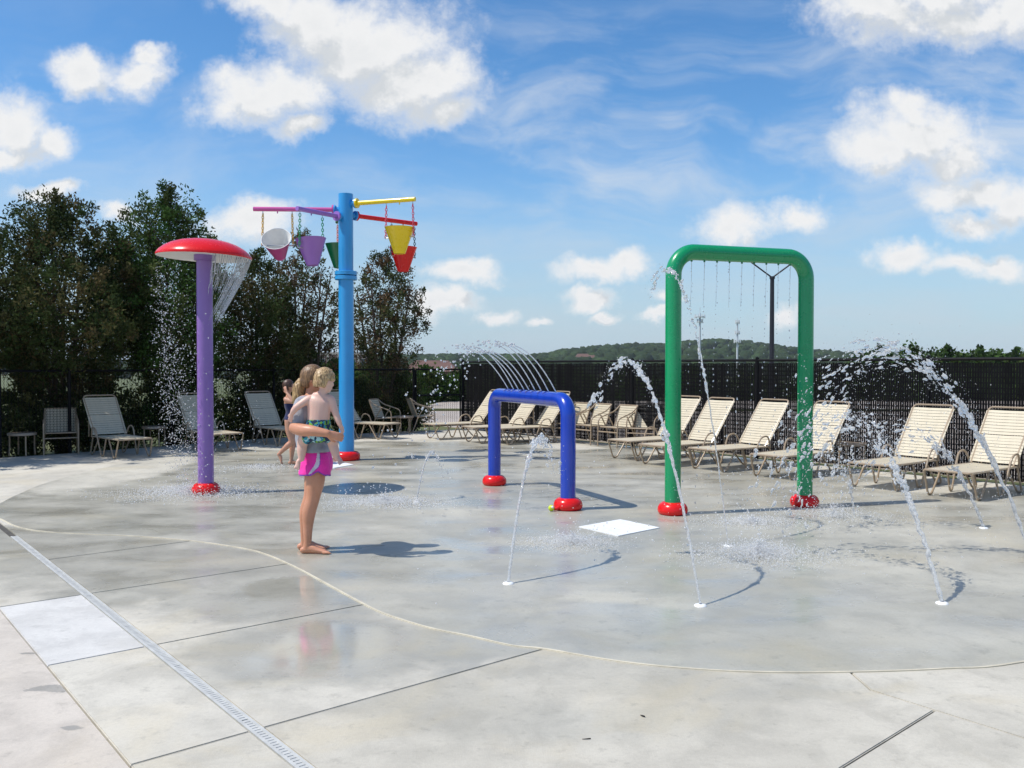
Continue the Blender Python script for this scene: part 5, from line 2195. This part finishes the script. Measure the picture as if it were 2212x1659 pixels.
# ------------------------------------------------------------------ water
def water_mat(name, white=0.35):
    m, t, b = new_mat(name)
    b.inputs['Base Color'].default_value = (0.95, 0.975, 1.0, 1)
    b.inputs['Transmission Weight'].default_value = 1.0
    b.inputs['Roughness'].default_value = 0.04
    b.inputs['IOR'].default_value = 1.33
    df = t.node('ShaderNodeBsdfDiffuse')
    df.inputs[0].default_value = (0.95, 0.95, 0.95, 1)
    tr = t.node('ShaderNodeBsdfTranslucent')
    tr.inputs[0].default_value = (0.95, 0.95, 0.95, 1)
    m1 = t.node('ShaderNodeMixShader')
    m1.inputs[0].default_value = 0.5
    t.l.new(df.outputs[0], m1.inputs[1])
    t.l.new(tr.outputs[0], m1.inputs[2])
    m2 = t.node('ShaderNodeMixShader')
    f = t.noise(pos(t), 40, 3, 0.6)
    t.l.new(t.smooth(f, 0.3, 0.7, white * 0.6, min(1, white * 1.4)), m2.inputs[0])
    t.l.new(b.outputs[0], m2.inputs[1])
    t.l.new(m1.outputs[0], m2.inputs[2])
    out_ = [n for n in t.n if n.type == 'OUTPUT_MATERIAL'][0]
    t.l.new(m2.outputs[0], out_.inputs[0])
    return m


M['water'] = water_mat('splashing_water', 0.33)
M['foam'] = water_mat('fine_spray', 0.95)


def drop(mb, c, r, v=None, sub=1):
    """a wobbling drop, drawn out along v"""
    rot = None
    sq = (1, 1, 1)
    if v is not None:
        rot = Vector((0, 0, 1)).rotation_difference(v.normalized()).to_matrix()
        sq = (R.uniform(0.7, 1.2), R.uniform(0.7, 1.2), R.uniform(0.9, 2.2))
    mb.ball(c, r, sub, sq, 0.2 if sub else 0.0, rot)


def jet(px0, land, apex, label, r0=0.011, brk=0.3, spread=0.1, blobs=140, fine=260, size=1.0, group='water jets from the pad', tmax=0.95, loc=None):
    p0 = G(*px0) if loc is None else Vector(loc)
    p1 = Vector((land[0], land[1], 0.0))
    t = thing('water_jet', label, 'water jet', (p0.x, p0.y, 0.012), 0, group)
    d = p1 - p0
    d.z = 0
    side = Vector((-d.y, d.x, 0)).normalized()
    f = lambda s: Vector((d.x * s, d.y * s, 4 * apex * s * (1 - s)))
    vel = lambda s: Vector((d.x, d.y, 4 * apex * (1 - 2 * s)))
    mb = MB()
    # unbroken rope of water near the nozzle
    n = 46
    path, rs = [], []
    for i in range(n):
        s = brk * 1.25 * i / (n - 1)
        w = spread * 0.22 * (s / max(brk, 0.01))
        path.append(f(s) + Vector((noise.noise(Vector((s * 60, 1, p0.x))), noise.noise(Vector((s * 60, 7, p0.y))), 0)) * w)
        rs.append(r0 * (1 + 0.45 * noise.noise(Vector((s * 110, 3, p0.x)))) * (1 if i < n - 6 else (n - i) / 7))
    mb.tube(path, rs, 8)
    # strands that tear into blobs
    for k in range(blobs):
        s = brk * 0.8 + (tmax - brk * 0.8) * R.random() ** 1.35
        g = max(0.0, (s - brk * 0.6))
        o = Vector((R.gauss(0, 1), R.gauss(0, 1), R.gauss(0, 1))) * spread * g
        c = f(min(1, s)) + o
        if c.z < 0.02:
            continue
        rr = size * R.choice((0.006, 0.007, 0.008, 0.010, 0.013)) * R.uniform(0.7, 1.2)
        drop(mb, c, rr, vel(s) + Vector((0, 0, 0.01)), 1 if rr < 0.009 * size else 2)
        if R.random() < 0.55:      # short chains of touching blobs
            v = vel(s).normalized()
            for q in range(R.randint(1, 4)):
                c = c + (v + Vector((R.gauss(0, 0.45), R.gauss(0, 0.45), R.gauss(0, 0.45)))) * rr * 1.5
                rr *= R.uniform(0.7, 1.05)
                drop(mb, c, rr, v, 1)
    me_ = fuse(mb, 0.0058, 1)
    stream = stuff(finish(me_, 'stream', M['water'], t))
    mb = MB()
    for k in range(fine):
        s = 0.04 + (tmax - 0.04) * R.random()
        g = 0.12 + s
        c = f(min(1, s)) + Vector((R.gauss(0, 1), R.gauss(0, 1), R.gauss(0, 1) - 0.3)) * spread * 1.5 * g
        if c.z < 0.01:
            continue
        drop(mb, c, R.uniform(0.0022, 0.0052), None, 0)
    stuff(mb.build('droplets', M['water'], t, sharp=0))
    return t


jet((1098, 1262), (0.505, 8.5), 1.07, 'straight jet of water leaning right before the blue arch', 0.013, 0.34, 0.06, 190, 260, 1.05, tmax=0.78)
jet((1513, 1310), (0.56, 8.55), 1.76, 'thin water jet rising from the nearest nozzle across the left green arch leg', 0.011, 0.22, 0.05, 150, 160, 1.25, tmax=0.74)
jet((1573, 1181), (1.19, 10.4), 2.74, 'highest thin water jet crossing the top left of the green arch', 0.0075, 0.2, 0.05, 120, 140, 1.25, tmax=0.66)
jet((2035, 1305), (2.48, 8.29), 1.29, 'thick broken water jet at the near right curving left to the arch leg', 0.016, 0.16, 0.15, 470, 1300, 0.95)
jet(None, (2.2, 8.3), 1.84, 'largest scattering water arc rising from beyond the right picture edge', 0.016, 0.16, 0.15, 520, 1300, 1.2, loc=(4.56, 7.72, 0))
jet((2125, 1142), (3.45, 9.5), 1.03, 'bushy middle water jet in front of the nearest loungers', 0.015, 0.15, 0.19, 300, 900, 1.0)
jet((900, 1086), (-0.87, 11.8), 0.60, 'short far water jet between the woman and the blue arch', 0.010, 0.35, 0.05, 80, 120, 0.9)
jet(None, (3.1, 9.0), 0.75, 'loose water arc low over the right foot of the green arch', 0.012, 0.12, 0.16, 150, 420, 1.1, loc=(3.95, 10.2, 0))

# streams from the blue arch
mid_b = (Ab + Bb) / 2
nb_dir = Vector((-(Bb - Ab).y, (Bb - Ab).x, 0)).normalized()
if nb_dir.x > 0:
    nb_dir = -nb_dir
for k, s in enumerate((0.22, 0.30, 0.37, 0.45, 0.52, 0.60, 0.68, 0.77, 0.86)):
    p = Ab.lerp(Bb, s) + Vector((0, 0, 1.405))
    lab = 'thin arcing stream over the blue arch, %s from its left end' % ('first', 'second', 'third', 'fourth', 'fifth', 'sixth', 'seventh', 'eighth', 'ninth')[k]
    t = thing('arch_stream', lab, 'water stream', p, 0, 'streams from the blue arch')
    vx, vz = 1.95 * R.uniform(0.94, 1.06), 3.35 * R.uniform(0.95, 1.05)
    f = lambda q: nb_dir * vx * q + Vector((0, 0, vz * q - 4.9 * q * q))
    mb = MB()
    qs = np.linspace(0, 0.30, 22)
    mb.tube([f(q) + Vector((0, 0, 0)) for q in qs], [0.0075 * (1 + 0.35 * noise.noise(Vector((q * 60, k, 0)))) for q in qs], 6)
    for j in range(34):
        q = R.uniform(0.24, 0.95) if j > 8 else R.uniform(0.25, 0.45)
        g = max(0, q - 0.2)
        c = f(q) + Vector((R.gauss(0, 1), R.gauss(0, 1), R.gauss(0, 1))) * 0.11 * g
        drop(mb, c, R.choice((0.007, 0.010, 0.013, 0.017)) * R.uniform(0.7, 1.15), None, 1)
    stuff(mb.build('stream', M['water'], t, sharp=0))

# beads falling from the green arch
mid_g = (Ag + Bg) / 2
for k in range(9):
    p = Ag.lerp(Bg, 0.13 + 0.093 * k)
    lab = 'thin bead string falling from the green arch, %s from its left' % ('first', 'second', 'third', 'fourth', 'fifth', 'sixth', 'seventh', 'eighth', 'ninth')[k]
    t = thing('falling_beads', lab, 'water drops', (p.x, p.y, 0.012), 0, 'bead strings under the green arch')
    mb = MB()
    z = 2.93
    q = 0.0
    drift = Vector((-0.10, 0.02, 0)) * R.uniform(0.6, 1.2)
    mb.tube([Vector((0, 0, 2.94)), Vector((-0.003, 0, 2.7)), drift * 0.12 + Vector((0, 0, 2.42))], [0.0028, 0.0022, 0.0016], 5)
    while z > 0.2:
        fall = 2.94 - z
        z -= (0.035 + 0.05 * fall) * R.uniform(0.5, 1.5)
        c = drift * (fall / 2.9) ** 1.3 + Vector((R.gauss(0, 0.006), R.gauss(0, 0.006), z)) * 1.0
        drop(mb, c, (0.0045 + 0.002 * fall) * R.uniform(0.6, 1.3), Vector((0, 0, 1)), 1)
    stuff(mb.build('drops', M['water'], t, sharp=0))

# mushroom rain: drops at the left, a thin sheet at the right
t = thing('mushroom_rain', 'veil of drops and thin sheet of water falling from the red cap', 'falling water', (Pm.x, Pm.y, 0.012))
mb = MB()
for k in range(3200):
    a = R.gauss(math.pi, 0.62) if k % 4 else R.uniform(0, 6.283)
    q = R.random() ** 0.7
    z = 3.15 * (1 - q)
    rr = 0.612 - 0.10 * q + R.gauss(0, 0.05 + 0.07 * q)
    x = rr * math.cos(a) + 0.26 * q * q
    c = Vector((x, rr * math.sin(a), max(0.02, z)))
    drop(mb, c, R.choice((0.003, 0.004, 0.005, 0.007, 0.010)) * R.uniform(0.7, 1.2), None, 0)
stuff(mb.build('drops', M['water'], t, sharp=0))
mb = MB()
for k in range(150):
    a = R.uniform(-1.1, 0.8)
    rr = 0.61
    p0 = Vector((rr * math.cos(a), rr * math.sin(a), 3.165))
    L = R.uniform(0.35, 0.9) * (1.0 if a > -0.6 else 0.6)
    pts_ = []
    ph = R.uniform(0, 50)
    for j in range(10):
        s = j / 9
        pts_.append(p0 + Vector((-0.44 * s ** 1.2 * L / 0.8 * math.cos(a) + 0.02 * s * noise.noise(Vector((ph, s * 4, 0))), -0.25 * s * math.sin(a) + 0.02 * s * noise.noise(Vector((ph, s * 4, 9))), -L * s)))
    mb.tube(pts_, [0.0012, 0.0026, 0.003, 0.0022, 0.003, 0.0026, 0.002, 0.0024, 0.0018, 0.0008], 4)
stuff(mb.build('sheet', M['water'], t, sharp=0))


def splash(px, rx, ry, n, label, hgt=0.10, r=(0.0022, 0.0055)):
    p = G(*px)
    mb = MB()
    for k in range(int(n * 1.7)):
        a, q = R.uniform(0, 6.283), R.gauss(0, 0.5)
        z = abs(R.gauss(0, hgt * 0.45)) * max(0.15, 1 - abs(q)) + 0.006
        drop(mb, (q * rx * math.cos(a), q * ry * math.sin(a), z), R.uniform(*r), None, 0)
    for k in range(n // 22):
        a, q = R.uniform(0, 6.283), R.gauss(0, 0.7)
        drop(mb, (q * rx * math.cos(a), q * ry * math.sin(a), abs(R.gauss(0, hgt)) + 0.02), R.uniform(0.004, 0.009), None, 1)
    o = stuff(mb.build('splash', M['foam'], None, sharp=0))
    o.location = (p.x, p.y, 0.006)
    tag(o, label, 'splash')
    return o


splash((1235, 1176), 0.55, 0.45, 2200, 'white splash where the left jets land before the square cover')
splash((1640, 1203), 0.75, 0.55, 3600, 'broad white splash where the right water arcs land', 0.16)
splash((1625, 1132), 0.7, 0.45, 1800, 'white splash between the two feet of the green arch', 0.08)
splash((830, 1088), 0.95, 0.55, 2600, 'white splash left of the short far jet, behind the shadow', 0.10, (0.003, 0.007))
splash((420, 1066), 1.1, 0.75, 4200, 'white splash ring round the foot of the purple mushroom', 0.12, (0.003, 0.0075))
splash((1800, 1120), 0.9, 0.6, 1600, 'scattered splash drops right of the green arch foot', 0.2)
splash((560, 1012), 0.9, 0.7, 900, 'light splash around the running child feet', 0.06, (0.003, 0.007))
# single drops in the air over the pad
mb = MB()
for k in range(1100):
    p = G(R.uniform(900, 2180), R.uniform(1000, 1330))
    c = Vector((p.x, p.y, abs(R.gauss(0, 0.5)) + 0.02))
    if R.random() < 0.5:
        p = G(R.uniform(1500, 2180), R.uniform(1080, 1260))
        c = Vector((p.x, p.y, abs(R.gauss(0, 0.7)) + 0.02))
    drop(mb, c, R.choice((0.0025, 0.003, 0.004, 0.006)), None, 0)
o = stuff(mb.build('stray_drops', M['foam'], None, sharp=0))
tag(o, 'tiny stray water drops flying above the wet pad', 'water drops')
# ------------------------------------------------------------------ air
mb = MB()
mb.box((0, 0, 25.5), (12400, 12400, 70))
hm = bpy.data.materials.new('haze')
hm.use_nodes = True
hn = hm.node_tree
for n_ in list(hn.nodes):
    hn.nodes.remove(n_)
pv = hn.nodes.new('ShaderNodeVolumePrincipled')
pv.inputs['Color'].default_value = (0.86, 0.92, 1.0, 1)
pv.inputs['Density'].default_value = 0.0001
ho = hn.nodes.new('ShaderNodeOutputMaterial')
hn.links.new(pv.outputs[0], ho.inputs['Volume'])
haze = stuff(mb.build('haze', hm, smooth=False))
